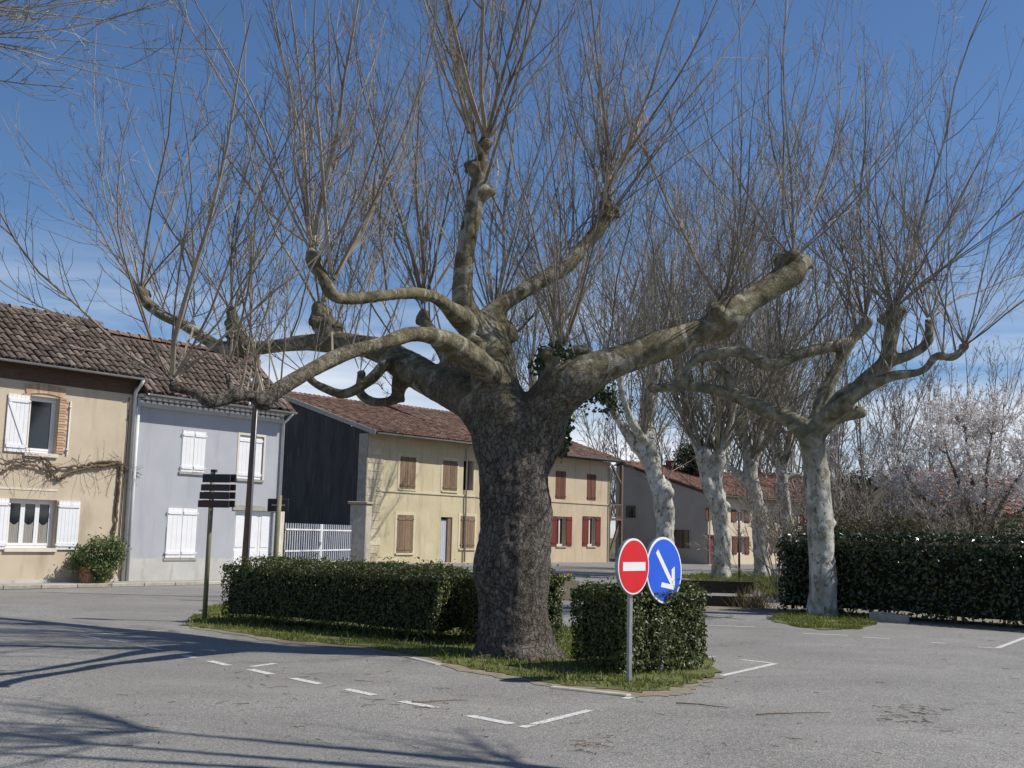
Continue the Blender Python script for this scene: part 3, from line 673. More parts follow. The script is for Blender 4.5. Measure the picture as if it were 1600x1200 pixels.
# ---------------------------------------------------------------- beige house with red shutters, same row
och = empty('farmhouse', (*FY.o, 0), FY.a, label='beige ochre house with red-brown shutters behind the great tree', cat='house')
o_end = FY.u(952, 810); zeO = FY.z(900, 724) + .3
wins = [FY.rect(868, 736, 884, 780), FY.rect(917, 741, 931, 782), FY.rect(870, 807, 884, 853), FY.rect(918, 807, 930, 853)]
uu0 = wins[0][0]; du = wins[1][0] - wins[0][0]
extra = [(w[0] - du, w[1] - du, w[2], w[3]) for w in (wins[0], wins[2])]
wall_mesh(och, 'wall', MAT['ochre'], y_end + .01, o_end, 0, zeO, wins + extra)
for w in (wins[0], wins[1], extra[0]): closed_pair(och, w, .02, MAT['redwood'])
for w in (wins[2], wins[3], extra[1]):
    window(och, w, .18, MAT['cream_trim'])
    MB().box(w[0], w[1], .7, .72, w[2], w[3]).build('dark_room', MAT['dark'], och)
    ww = (w[1] - w[0]) * .62
    shutter(och, w[0] - ww - .03, w[0] - .03, w[2], w[3], -.01, MAT['redpaint'], 3, side=-1)
    shutter(och, w[1] + .03, w[1] + ww + .03, w[2], w[3], -.01, MAT['redpaint'], 3)
    MB().box(w[0] - .08, w[1] + .08, -.07, .1, w[2] - .09, w[2] - .003).build('sill', MAT['stone'], och)
zs = FY.z(905, 787)
MB().box(y_end + .05, o_end, -.05, -.001, zs, zs + .1).build('string_course', MAT['ochre'], och)
DO = 8.0; tanO = .33
for uu, uv in ((y_end + .012, y_end + .3), (o_end - .3, o_end - .002)):
    MB().add([(uu, .36, 0), (uu, 14, 0), (uu, 14, zeO), (uu, DO, zeO + DO * tanO), (uu, .36, zeO),
              (uv, .36, 0), (uv, 14, 0), (uv, 14, zeO), (uv, DO, zeO + DO * tanO), (uv, .36, zeO)],
             [(4, 3, 2, 1, 0), (5, 6, 7, 8, 9), (0, 5, 9, 4), (2, 7, 8, 3), (3, 8, 9, 4)]).build('gable_wall', MAT['greywall'], och)
roofO = roof_slope(och, y_end + .0, o_end + .7, -.8, zeO + .1 - .8 * tanO + .2, DO + .8, math.atan(tanO), MAT['tile2'], 0, cw=.24, rl=.42, seg=5)
zro = zeO + .3 + DO * tanO
ridge_tiles(roofO, (y_end, DO, zro + .03), (o_end + .7, DO, zro + .03), MAT['tile2'], .3)
MB().add([(y_end, DO, zro), (o_end + .7, DO, zro), (o_end + .7, 14.5, zeO), (y_end, 14.5, zeO)], [(0, 1, 2, 3)]).build('rear_roof', MAT['tile2'], och)
MB().add([(y_end, -.75, zeO + .05), (o_end + .6, -.75, zeO + .05), (o_end + .6, 0, zeO + .15), (y_end, 0, zeO + .15)], [(0, 1, 2, 3)]).build('soffit', MAT['soffit'], och)
gutter(och, y_end, o_end + .6, -.86, zeO + .1, MAT['zinc'], .08)
pipe(och, [(o_end - .1, -.8, zeO), (o_end - .1, -.1, zeO - .4), (o_end - .1, -.1, .05)], .05, MAT['zinc'])
cc_ = Vector(FY.world(0, 0)); 
MB().box(o_end - 1.3, o_end - .5, DO - .4, DO + .4, zro - .4, zro + .9).build('chimney', MAT['stone'], roofO)
# timber balcony at its far end
bal = empty('timber_balcony', FY.world(o_end, 0), FY.a, label='brown timber balcony and posts at the beige house corner', cat='balcony')
for (x, y) in ((1.5, .1), (1.5, 2.4)):
    MB().box(x - .09, x + .09, y - .09, y + .09, 0, zeO - .1).build('post', MAT['polewood'], bal)
    MB().bar((x, y, zeO - 1.4), (x - 1.1, y, zeO - .2), .12, .12).build('brace', MAT['polewood'], bal)
MB().box(.02, 1.6, .0, 2.6, 2.75, 2.9).build('deck', MAT['polewood'], bal)
MB().box(.02, 1.6, -.02, .03, 3.75, 3.83).box(.02, 1.6, -.02, .03, 2.95, 3.0).build('rail', MAT['polewood'], bal)
bb = MB().box(-.025, .025, -.015, .02, 2.95, 3.75).mesh('baluster')
for i in range(9):
    o = link('baluster', bb, MAT['polewood'], bal); o.location = (.12 + i * .16, 0, 0)
MB().bar((.1, .2, 0), (1.5, .2, 2.7), .1, .2).build('stair_stringer', MAT['polewood'], bal)

# ---------------------------------------------------------------- house with pale shaded gable and red roof
FW = Facade((13.19, 76.0), FY.a)
zeW = FW.z(1110, 773)
wh = empty('farmhouse', (*FW.o, 0), FW.a, label='pale house with shaded grey gable, long red-brown roof and brown shutters', cat='house')
w_end = 18.0
ws = [FW.rect(1150, 797, 1163, 816), FW.rect(1151, 838, 1163, 866)]
dd = list(FW.rect(1107, 838, 1117, 884)); dd[2] = .02
stp = 5.2
ws2 = [(w[0] + stp * i, w[1] + stp * i, w[2], w[3]) for w in ws for i in range(0, 3)] + [(ws[0][0] - 3.4, ws[0][1] - 3.4, ws[0][2], ws[0][3])]
wall_mesh(wh, 'wall', MAT['sandwall'], 0, w_end, 0, zeW, ws2 + [tuple(dd)])
for w in ws2:
    window(wh, w, .15, MAT['white'], 2, fw=.05)
    MB().box(w[0], w[1], .5, .52, w[2], w[3]).build('dark_room', MAT['dark'], wh)
    ww = (w[1] - w[0]) * .6
    shutter(wh, w[0] - ww, w[0] - .02, w[2], w[3], -.01, MAT['redwood'], 3, side=-1); shutter(wh, w[1] + .02, w[1] + ww, w[2], w[3], -.01, MAT['redwood'], 3)
MB().box(dd[0], dd[1], .1, .15, .02, dd[3]).build('door', MAT['redpaint'], wh)
MB().box(dd[0] - .12, dd[0], -.02, .1, .02, dd[3] + .1).box(dd[1], dd[1] + .12, -.02, .1, .02, dd[3] + .1).box(dd[0], dd[1], -.02, .1, dd[3], dd[3] + .1).build('door_surround', MAT['redpaint'], wh)
DW = 7.1; tanW = .30
MB().add([(-.002, 0.0, 0), (-.002, 7.4, 0), (-.002, 7.4, zeW + DW * tanW - .2), (-.002, DW, zeW + DW * tanW), (-.002, 0, zeW),
          (.35, .36, 0), (.35, 7.4, 0), (.35, 7.4, zeW + DW * tanW - .2), (.35, DW, zeW + DW * tanW), (.35, .36, zeW)],
         [(4, 3, 2, 1, 0), (5, 6, 7, 8, 9), (0, 5, 9, 4), (2, 7, 8, 3), (3, 8, 9, 4)]).build('gable_wall', MAT['greywall'], wh)
for (yy, zz, a, b) in ((6.1, 3.0, .85, .85), (2.2, 1.0, 1.7, 1.25)):
    wf = MB().box(-.05, -.003, yy - a / 2 - .07, yy - a / 2, zz - .07, zz + b + .07).box(-.05, -.003, yy + a / 2, yy + a / 2 + .07, zz - .07, zz + b + .07).box(-.05, -.003, yy - a / 2, yy + a / 2, zz - .07, zz).box(-.05, -.003, yy - a / 2, yy + a / 2, zz + b, zz + b + .07).build('window_frame', MAT['greywall'], wh)
    MB().box(-.02, -.003, yy - a / 2, yy + a / 2, zz, zz + b).build('pane', MAT['glass'], wf)
    for q in range(1, 4): MB().box(-.035, -.021, yy - a / 2 + a * q / 4 - .015, yy - a / 2 + a * q / 4 + .015, zz, zz + b).build('bar', MAT['polewood'], wf)
roofW = roof_slope(wh, -.25, w_end, -.6, zeW + .02 - .6 * tanW + .15, DW + .6, math.atan(tanW), MAT['tile3'], 0, cw=.26, rl=.45, seg=5)
zrw = zeW + .17 + DW * tanW
ridge_tiles(roofW, (-.25, DW, zrw + .03), (w_end, DW, zrw + .03), MAT['tile3'], .32)
MB().add([(-.25, DW, zrw), (w_end, DW, zrw), (w_end, 7.5, zrw - .25), (-.25, 7.5, zrw - .25)], [(0, 1, 2, 3)]).build('rear_roof', MAT['tile3'], wh)
MB().box(.36, w_end, 7.15, 7.4, 0, zrw - .3).build('rear_wall', MAT['greywall'], wh)
gutter(wh, -.25, w_end, -.66, zeW + .0, MAT['zinc'], .08)
MB().box(5.2, 5.8, DW - 1.0, DW - .5, zrw - .6, zrw + .45).build('chimney', MAT['brick_old'], roofW)
pipe(wh, [(.12, -.6, zeW), (.12, -.1, zeW - .3), (.12, -.1, .05)], .05, MAT['pipe'])

# ---------------------------------------------------------------- houses glimpsed through the thicket on the right
def far_house(x0, y0, ang, L, D, ze, tan_, label, wallmat, roofmat):
    h = empty('house', (x0, y0, 0), ang, label=label, cat='house')
    hs = [(L * f, L * f + 1.0, .9 + q * 2.5, 2.1 + q * 2.5) for f in (.2, .55) for q in range(2) if 2.3 + q * 2.5 < ze]
    wall_mesh(h, 'wall', wallmat, 0, L, 0, ze, hs)
    for w in hs:
        window(h, w, .12); MB().box(w[0], w[1], .5, .52, w[2], w[3]).build('dark_room', MAT['dark'], h)
    for uu, uv in ((0, .3), (L - .3, L)):
        MB().add([(uu, .36, 0), (uu, D, 0), (uu, D, ze), (uu, D / 2, ze + D / 2 * tan_), (uu, .36, ze), (uv, .36, 0), (uv, D, 0), (uv, D, ze), (uv, D / 2, ze + D / 2 * tan_), (uv, .36, ze)],
                 [(4, 3, 2, 1, 0), (5, 6, 7, 8, 9), (0, 5, 9, 4), (2, 7, 8, 3), (3, 8, 9, 4)]).build('gable_wall', wallmat, h)
    rf = roof_slope(h, -.3, L + .3, -.5, ze - .5 * tan_ + .15, D / 2 + .5, math.atan(tan_), roofmat, 0, cw=.3, rl=.5, seg=4)
    zt = ze + .15 + D / 2 * tan_
    MB().add([(-.3, D / 2, zt), (L + .3, D / 2, zt), (L + .3, D + .4, ze), (-.3, D + .4, ze)], [(0, 1, 2, 3)]).build('rear_roof', roofmat, h)
    ridge_tiles(rf, (-.3, D / 2, zt + .03), (L + .3, D / 2, zt + .03), roofmat, .32)
    MB().box(L * .7, L * .7 + .7, D / 2 - .6, D / 2, zt - .5, zt + .8).build('chimney', MAT['brick_old'], rf)
    return h
MAT['tile4'] = tilemat('orange_red_tile', (.24, .11, .085), (.31, .145, .11), (.37, .19, .15), (.42, .26, .21))
p = W(1500, 860, 48); far_house(p[0], 48, R(20), 11, 8, 3.0, .42, 'house with bright red roof behind the blossoming tree', MAT['sandwall'], MAT['tile4'])
p = W(1375, 850, 74); far_house(p[0], 74, R(10), 9, 8, 3.4, .40, 'low house with red roof far behind the laurel hedge', MAT['sandwall'], MAT['tile4'])
p = W(1225, 830, 92); far_house(p[0], 92, R(35), 12, 9, 5.6, .34, 'two storey pale house beyond the long red roof', MAT['sandwall'], MAT['tile3'])

# ---------------------------------------------------------------- gate and pillars between blue and yellow house
A = W(443, 870, 46.0); B = W(548, 870, 53.5)
ga = math.atan2(B[1] - A[1], B[0] - A[0]); gl = math.hypot(B[1] - A[1], B[0] - A[0])
zt = W(495, 819, 50)[2]
gate = empty('metal_gate', (A[0], A[1], 0), ga, label='white metal double gate of thin vertical bars', cat='gate')
gb = MB().box(-.02, .02, -.02, .02, .08, zt).mesh('gate_bar')
nb = 32
for i in range(nb):
    o = link('bar', gb, MAT['white'], gate); o.location = (.06 + (gl - .12) * i / (nb - 1), 0, 0)
for zz in (.25, zt - .22 - 0.9, zt - .25):
    MB().box(.03, gl / 2 - .02, -.045, -.021, zz - .03, zz + .03).build('rail', MAT['white'], gate)
    MB().box(gl / 2 + .02, gl - .03, -.045, -.021, zz - .03, zz + .03).build('rail', MAT['white'], gate)
MB().box(gl / 2 - .1, gl / 2 + .1, -.06, .0, .06, zt + .0).build('meeting_stile', MAT['white'], gate)
MB().box(gl / 2 - .2, gl / 2 - .1, -.09, -.04, 1.0, 1.12).build('latch', MAT['galv'], gate)
zp = W(556, 788, 54)[2]
pr = empty('gate_pillar', (B[0] + .35, B[1] + .2, 0), ga, label='rough stone gate pillar against the black gable', cat='pillar', group='gate pillars')
MB().box(-.33, .45, -.4, .4, 0, zp).build('shaft', MAT['stone'], pr, bevel=.03)
MB().box(-.55, .5, -.48, .48, zp, zp + .12).build('cap', MAT['stone'], pr, bevel=.03)
zp2 = W(437, 783, 44.5)[2]
pl = empty('gate_pillar', (A[0] - .42, A[1] - .5, 0), ga, label='plain beige gate pillar beside the blue house corner', cat='pillar', group='gate pillars')
MB().box(-.36, .36, -.36, .36, 0, zp2).build('shaft', MAT['cream_trim'], pl, bevel=.02)
MB().box(-.45, .45, -.45, .45, zp2, zp2 + .1).build('cap', MAT['stone'], pl, bevel=.02)

# ================================================================== painted lines, island, kerbs
def strip(a, b, w=.10, z=.004):
    a = np.array(a[:2]); b = np.array(b[:2]); d = b - a; n = np.array([-d[1], d[0]]) / np.linalg.norm(d) * w / 2
    sheet('painted_line', [tuple(a - n), tuple(b - n), tuple(b + n), tuple(a + n)], z, MAT['paint'], ground)
for (x0, y0, x1, y1) in ((132, 994, 155, 998), (172, 1001, 200, 1004), (220, 1010, 250, 1016), (288, 1024.5, 304, 1028), (327, 1033, 357, 1040), (390, 1046, 425, 1054),
                         (457, 1060, 500, 1069), (540, 1077, 585, 1086.5), (627, 1096, 682, 1106.5), (732, 1118.5, 800, 1131.5)):
    strip(G(x0, y0), G(x1, y1), .11)
for (x0, y0, x1, y1) in ((124, 993, 265, 984.5), (392, 1042, 430, 1037), (815, 1137, 922, 1110), (1128, 1056, 1212, 1037), (1158, 1031, 1206, 1036.5), (975, 1092, 1003, 1086),
                         (1105, 977, 1180, 980), (1255, 990, 1325, 993), (1348, 996, 1390, 998), (1455, 1004, 1478, 1005.5), (1528, 1011, 1556, 1013), (1558, 1013, 1640, 982), (1100, 1027, 1116, 1026)):
    strip(G(x0, y0), G(x1, y1), .09)

def soil_patch(name, pix, z, mat, jitter=.05, sub=8):
    P = [G(*p)[:2] for p in pix]; out = []
    for i, a in enumerate(P):
        b = P[(i + 1) % len(P)]
        for q in range(sub):
            t = q / sub; p = a + (b - a) * t; out.append(tuple(p + rng.normal(0, jitter, 2)))
    sheet(name, out, z, mat, kind='structure')
    return np.array(out)
def inside(P, poly):
    x, y = P[:, 0], P[:, 1]; c = np.zeros(len(P), bool); n = len(poly); j = n - 1
    for i in range(n):
        xi, yi = poly[i]; xj, yj = poly[j]
        c ^= ((yi > y) != (yj > y)) & (x < (xj - xi) * (y - yi) / (yj - yi + 1e-12) + xi); j = i
    return c
def grass_on(poly, n, h=.07, label='grass', dens=None):
    lo, hi = poly.min(0), poly.max(0); P = rng.uniform(lo, hi, (n * 6, 2)); P = P[inside(P, poly)]
    nz = np.array([noise.noise((x * 1.7, y * 1.7, 3.0)) for x, y in P]); P = P[nz > rng.uniform(-.45, .30, len(P))][:n]
    k = len(P); a = rng.uniform(0, 2 * np.pi, k); hh = h * rng.lognormal(0, .45, k); w = rng.uniform(.005, .011, k); lean = rng.normal(0, .45, (k, 2)) * hh[:, None]
    B = np.concatenate([P, np.full((k, 1), .006)], 1); s = np.stack([np.cos(a), np.sin(a), 0 * a], 1) * w[:, None]
    mid = B + np.concatenate([lean * .35, (hh * .6)[:, None]], 1); tip = B + np.concatenate([lean, hh[:, None]], 1)
    V = np.stack([B - s, B + s, mid + s * .7, mid - s * .7, tip], 1).reshape(-1, 3); o = (np.arange(k) * 5)[:, None]
    me = bpy.data.meshes.new('grass'); me.from_pydata(V.tolist(), [], (o + [0, 1, 2, 3]).tolist() + (o + [3, 2, 4]).tolist())
    return link('grass', me, MAT['grass'], None, kind='stuff', label=label, cat='grass')
isl = soil_patch('island_soil', [(285, 977), (340, 984), (450, 1001), (560, 1010), (640, 1023), (740, 1046), (860, 1068), (985, 1081), (1050, 1080), (1085, 1066), (1122, 1054), (1112, 1030), (1080, 1005), (880, 980), (740, 965), (560, 950), (340, 945), (300, 965)], .012, MAT['soil'])
grass_on(isl, 42000, .036, 'green grass strip around the hedges and the great tree')
front = soil_patch('dirt_fringe', [(300, 981), (450, 1006), (560, 1015), (640, 1028), (740, 1051), (860, 1074), (985, 1089), (1068, 1088), (1090, 1070), (1145, 1054), (1060, 1070), (985, 1075), (860, 1055), (740, 1035), (560, 1003), (300, 970)], .006, MAT['dirt'], .04)
rt_g = soil_patch('verge_soil', [(1196, 966), (1240, 957), (1300, 955), (1372, 963), (1368, 976), (1340, 983), (1285, 985), (1215, 974)], .010, MAT['soil'])
grass_on(rt_g, 12000, .040, 'green grass patch under the pale plane tree')
soil_patch('dirt_strip', [(1100, 955), (1200, 955), (1420, 970), (1600, 988), (1640, 975), (1640, 960), (1420, 955), (1250, 945), (1110, 940)], .005, MAT['dirt'], .1)
vg = soil_patch('tree_verge', [(1060, 900), (1110, 897), (1200, 896), (1240, 905), (1215, 940), (1190, 925), (1100, 912)], .008, MAT['meadow'], .1)
grass_on(vg, 9000, .10, 'rough grass at the foot of the row of pollards')
sheet('meadow', [(-10, 88), (25, 88), (16, 60), (40, 45), (300, 45), (900, 300), (900, 1500), (-900, 1500), (-900, 300)], .006, MAT['meadow'], kind='structure')
# kerb stones along the front of the island
kp = [G(*q)[:2] for q in ((575, 1016), (640, 1028), (740, 1052), (860, 1074), (985, 1089))]
kr = empty('kerb', (0, 0, 0), kind='structure')
for i in range(len(kp) - 1):
    a, b = kp[i], kp[i + 1]; L = np.linalg.norm(b - a); n = max(1, int(L / .8)); d = (b - a) / L
    for q in range(n):
        if rng.random() < .45: continue
        c = a + d * (L * (q + .5) / n); w = L / n * .48
        o = MB().box(-w, w, -.055, .055, -.05, .028).build('kerb_stone', MAT['kerb'], kr, bevel=.012)
        o.location = (c[0], c[1], rng.normal(-.004, .006)); o.rotation_euler = (rng.normal(0, .03), rng.normal(0, .012), math.atan2(d[1], d[0]) + rng.normal(0, .03))

# ================================================================== trees
def catmull(P, n=6):
    P = np.asarray(P, float); Q = np.vstack([2 * P[0] - P[1], P, 2 * P[-1] - P[-2]]); out = []
    for i in range(1, len(Q) - 2):
        p0, p1, p2, p3 = Q[i - 1], Q[i], Q[i + 1], Q[i + 2]
        for k in range(n):
            t = k / n; out.append(.5 * ((2 * p1) + (-p0 + p2) * t + (2 * p0 - 5 * p1 + 4 * p2 - p3) * t * t + (-p0 + 3 * p1 - 3 * p2 + p3) * t ** 3))
    out.append(P[-1]); out = np.array(out); out[:, 3] = np.maximum(out[:, 3], .02); return out
def limb_px(pts, Y):
    out = []
    for q in pts:
        px, py, hw = q[:3]; y = Y + (q[3] if len(q) > 3 else 0)
        p = W(px, py, y); out.append([*p, hw * y / FPX])
    return np.array(out)
def unit(v): return v / (np.linalg.norm(v, axis=-1, keepdims=True) + 1e-9)
def organic(root, base, limbs, lumps, voxel, mat, amp=(.03, .012), freq=(2.2, 8.0), names=None):
    """skeleton limbs -> one closed skin -> split per limb into parts (children of root)"""
    mb = MB(); C = []; nl = len(lumps)
    for i, L in enumerate(limbs):
        c = catmull(L, 6); C.append(c)
        mb.tube(c[:, :3], c[:, 3], 14)
        for e in (c[0], c[-1]): lumps = lumps + [(*e[:3], e[3] * 1.0)]
    tb = bmesh.new(); me = mb.mesh('tmp'); tb.from_mesh(me)
    lr = np.random.default_rng(len(lumps)); knob = []
    for q, (x, y, z, r) in enumerate(lumps):
        if q < nl:                                   # burl: a cluster of unequal swellings instead of one ball
            knob.append((x, y, z, r * .78))
            for _ in range(9):
                d = unit(lr.normal(0, 1, 3)); k = lr.uniform(.5, .85); knob.append((x + d[0] * r * k, y + d[1] * r * k, z + d[2] * r * k * .9, r * lr.uniform(.22, .48)))
        else: knob.append((x, y, z, r))
    for (x, y, z, r) in knob:
        bmesh.ops.create_icosphere(tb, subdivisions=2, radius=r, matrix=Matrix.Translation((x, y, z)))
    tb.to_mesh(me); tb.free()
    o = bpy.data.objects.new('tmp', me); col.objects.link(o)
    md = o.modifiers.new('r', 'REMESH'); md.mode = 'VOXEL'; md.voxel_size = voxel; md.adaptivity = 0
    sm = o.modifiers.new('s', 'SMOOTH'); sm.factor = .5; sm.iterations = 3
    dg = bpy.context.evaluated_depsgraph_get(); ev = o.evaluated_get(dg); m2 = bpy.data.meshes.new_from_object(ev)
    bpy.data.objects.remove(o); bpy.data.meshes.remove(me)
    n = len(m2.vertices); V = np.empty(n * 3, np.float32); m2.vertices.foreach_get('co', V); V = V.reshape(-1, 3)
    N = np.empty(n * 3, np.float32); m2.vertices.foreach_get('normal', N); N = N.reshape(-1, 3)
    rad = np.zeros(n); bd = np.full(n, 1e9)
    for c in C:
        for q in c:
            d = np.linalg.norm(V - q[:3], axis=1) - q[3]; k = d < bd; bd[k] = d[k]; rad[k] = q[3]
    scl = np.clip(rad / .5, .10, 1.0) ** .8
    ds = np.array([amp[0] * noise.noise((x * freq[0], y * freq[0], z * freq[0])) + amp[1] * noise.noise((x * freq[1], y * freq[1], z * freq[1])) for x, y, z in V.tolist()])
    V = V + N * (ds * scl)[:, None]
    pl = len(m2.polygons); LT = np.empty(pl, np.int32); m2.polygons.foreach_get('loop_total', LT)
    LI = np.empty(len(m2.loops), np.int32); m2.loops.foreach_get('vertex_index', LI)
    assert (LT == 4).all(); F = LI.reshape(-1, 4)
    m3 = np_mesh('tmp2', V, F, True); N = np.empty(n * 3, np.float32); m3.vertices.foreach_get('normal', N); N = N.reshape(-1, 3); bpy.data.meshes.remove(m3)
    cen = V[F].mean(1)
    best = np.full(len(F), 1e9); own = np.zeros(len(F), int)
    for i, c in enumerate(C):
        for q in c:
            d = np.linalg.norm(cen - q[:3], axis=1) - q[3]
            k = d < best; best[k] = d[k]; own[k] = i
    bpy.data.meshes.remove(m2)
    for i in range(len(C)):
        f = F[own == i]
        if len(f) == 0: continue
        u, inv = np.unique(f, return_inverse=True)
        nm = names[i] if names else ('trunk' if i == 0 else 'limb')
        me = np_mesh(nm, V[u] - np.array(base), inv.reshape(-1, 4), True)
        if len(me.vertices) == len(u): me.normals_split_custom_set_from_vertices(N[u].tolist())
        link(nm, me, mat, root)
    return C
def grow(o, d, L, r0, K, up, wob, taper=.25, rg=rng, droop=0.0):
    """curved shoots: o,d (N,3) L,r0 (N) -> P (N,K,3), R (N,K)"""
    N = len(o); P = np.empty((N, K, 3)); P[:, 0] = o; dd = d.copy(); st = (L / (K - 1))[:, None]
    for k in range(1, K):
        dd = unit(dd + np.array([0, 0, up / K]) + rg.normal(0, wob, (N, 3)))
        P[:, k] = P[:, k - 1] + dd * st
    t = np.linspace(0, 1, K); return P, r0[:, None] * (1 - (1 - taper) * t)[None]
def side(P, Rr, m, lo, hi, ang, lf, Lp, rf, rg, rmin):
    """m twigs on each parent"""
    N, K, _ = P.shape; par = np.repeat(np.arange(N), m); t = rg.uniform(lo, hi, N * m); x = t * (K - 1); i = np.minimum(x.astype(int), K - 2); f = (x - i)[:, None]
    o = P[par, i] * (1 - f) + P[par, i + 1] * f; T = unit(P[par, i + 1] - P[par, i])
    q = unit(np.cross(T, rg.normal(0, 1, T.shape))); a = rg.normal(ang, .16, len(t))[:, None]
    d = T * np.cos(a) + q * np.sin(a); L = Lp[par] * lf * (1.15 - .75 * t) * rg.uniform(.45, 1.25, len(t))
    r = np.maximum(Rr[par, i] * rf, rmin); return o, d, L, r
def spray(o, d, L, r, rg, n2=9, n3=3, up=.5, wob=.07, rmin=.0035, l2=.34, l3=.36, K1=8, S1=5):
    parts = []
    P, Rr = grow(o, d, L, r, K1, up, wob, .22, rg); Rr = np.maximum(Rr, rmin); parts.append(tubes(P, Rr, S1))
    if n2:
        o2, d2, L2, r2 = side(P, Rr, n2, .12, .97, .62, l2, L, .5, rg, rmin)
        P2, R2 = grow(o2, d2, L2, r2, 5, up * .6 + .15, .10, .35, rg); R2 = np.maximum(R2, rmin * .8); parts.append(tubes(P2, R2, 3))
        if n3:
            o3, d3, L3, r3 = side(P2, R2, n3, .15, 1.0, .7, l3, L2, .6, rg, rmin * .75)
            L3 = np.maximum(L3, .08)
            P3, R3 = grow(o3, d3, L3, r3, 3, .1, .12, .5, rg); R3 = np.maximum(R3, rmin * .6); parts.append(tubes(P3, R3, 3))
    return merge(parts)
def knob_shoots(knobs, rg):
    """knobs: (pos, outward, n, len, rad, spread, rknob)"""
    O, D, L, Rr = [], [], [], []
    for (p, out, n, ln, rad, spr, rk) in knobs:
        dirs = unit(np.array([0, 0, 1.0]) + np.array(out) + rg.normal(0, spr, (n, 3)) * np.array([1, 1, .45]))
        O.append(np.array(p) + dirs * rk * rg.uniform(.3, .8, (n, 1))); D.append(dirs)
        L.append(ln * rg.uniform(.55, 1.15, n)); Rr.append(rad * .8 * rg.lognormal(-.1, .35, n))
    return np.concatenate(O), np.concatenate(D), np.concatenate(L), np.concatenate(Rr)
def along_shoots(curve, n, ln, rad, rg, lo=.15, hi=.95, spr=.22):
    t = rg.uniform(lo, hi, n) * (len(curve) - 1); i = np.minimum(t.astype(int), len(curve) - 2); f = (t - i)[:, None]
    o = curve[i, :3] * (1 - f) + curve[i + 1, :3] * f; o[:, 2] += curve[i, 3] * .5
    d = unit(np.array([0, 0, 1.]) + rg.normal(0, spr, (n, 3)) * np.array([1, 1, .2]))
    return o, d, ln * rg.uniform(.4, 1.1, n), rad * rg.uniform(.4, 1.2, n)
def crown(root, base, sets, mat, rg, name='crown', **k):
    O, D, L, Rr = (np.concatenate([s[i] for s in sets]) for i in range(4))
    V, F = spray(O, D, L, Rr, rg, **k)
    return link(name, np_mesh(name, V - np.array(base), F, False), mat, root, kind='stuff')

# ---------------------------------------------------------------- the great pollarded plane
YT = 15.95
bT = G(806, 1026)
tree = empty('plane_tree', tuple(bT), label='great old pollarded plane tree with thick trunk on the grass island', cat='tree', group='pollarded plane trees')
trunk = limb_px([(806, 1050, 78), (806, 1020, 67), (804, 985, 61), (803, 940, 57), (802, 880, 57), (803, 810, 56), (803, 750, 56), (798, 700, 58), (786, 650, 50), (775, 605, 40), (768, 560, 36), (757, 522, 32)], YT)
right = limb_px([(812, 735, 46), (836, 680, 46), (856, 636, 44, -.1), (890, 602, 40, -.2), (935, 578, 31, -.2), (1000, 551, 26, -.1), (1062, 530, 25), (1118, 512, 26, .1), (1140, 492, 26, .1), (1168, 473, 22, .2), (1205, 448, 23, .3), (1238, 424, 26, .4)], YT)
A_ = limb_px([(757, 530, 31), (735, 503, 28, -.2), (723, 462, 19, -.4), (727, 400, 16, -.5), (739, 335, 16, -.5), (749, 275, 15, -.5), (757, 232, 11, -.5)], YT)
B_ = limb_px([(745, 515, 22), (780, 480, 15, .1), (832, 446, 13, .3), (882, 418, 13, .5), (918, 378, 12, .7), (948, 338, 13, .8), (946, 305, 11, .9)], YT)
C_ = limb_px([(738, 512, 24, -0.20), (706, 486, 15, -1.00), (682, 466, 11, -1.80), (648, 458, 10, -2.40), (600, 462, 9, -3.00), (548, 467, 10, -3.40), (521, 461, 11, -3.60), (505, 433, 12, -3.60), (487, 408, 11, -3.60), (488, 380, 8, -3.60)], YT)
D_ = limb_px([(782, 672, 38), (738, 626, 36, 0.42), (692, 600, 30, 1.05), (650, 580, 27, 1.68), (606, 552, 24, 2.10), (566, 540, 19, 2.52), (517, 536, 17, 2.94), (470, 535, 13, 3.36), (410, 543, 12, 3.78), (350, 543, 13, 4.20), (322, 530, 12, 4.20), (290, 509, 11, 4.20), (252, 491, 10, 4.20), (224, 468, 11, 4.20)], YT)
E_ = limb_px([(766, 585, 20, -0.35), (728, 552, 22, -1.05), (690, 530, 15, -1.75), (645, 522, 12, -2.27), (600, 536, 13, -2.80), (540, 552, 14, -3.32), (486, 579, 14, -3.68), (440, 605, 14, -4.02), (412, 622, 13, -4.20), (384, 617, 10, -4.38), (355, 622, 12, -4.55), (325, 628, 12, -4.73), (306, 614, 9, -4.73), (268, 609, 8, -4.73)], YT)
F_ = limb_px([(630, 566, 16, 1.90), (602, 570, 9, 1.60), (580, 592, 9, 1.50), (540, 615, 9, 1.40), (506, 606, 8, 1.40), (484, 594, 6, 1.40)], YT)
G_ = limb_px([(634, 580, 18, 1.90), (624, 604, 13, 1.80), (617, 624, 10, 1.80), (586, 628, 8, 1.80), (563, 615, 9, 1.90), (563, 590, 8, 1.90)], YT)
H_ = limb_px([(755, 590, 19, .4), (712, 566, 20, .9), (690, 540, 16, 1.3), (668, 512, 13, 1.6), (662, 490, 10, 1.7)], YT)
I_ = limb_px([(517, 534, 16, 2.94), (505, 508, 18, 2.94), (498, 482, 14, 2.94)], YT)
J_ = limb_px([(384, 540, 10, 3.99), (371, 517, 13, 3.99), (361, 486, 11, 3.99)], YT)
K_ = limb_px([(366, 618, 8, -4.55), (358, 597, 6, -4.55), (354, 584, 6, -4.55)], YT)
roots = [limb_px([(806, 1015, 50), (800 + dx, 1040, 26, dy), (800 + dx * 1.5, 1060, 12, dy * 1.4)], YT) for dx, dy in ((70, -.15), (20, -.55), (-45, -.4))]
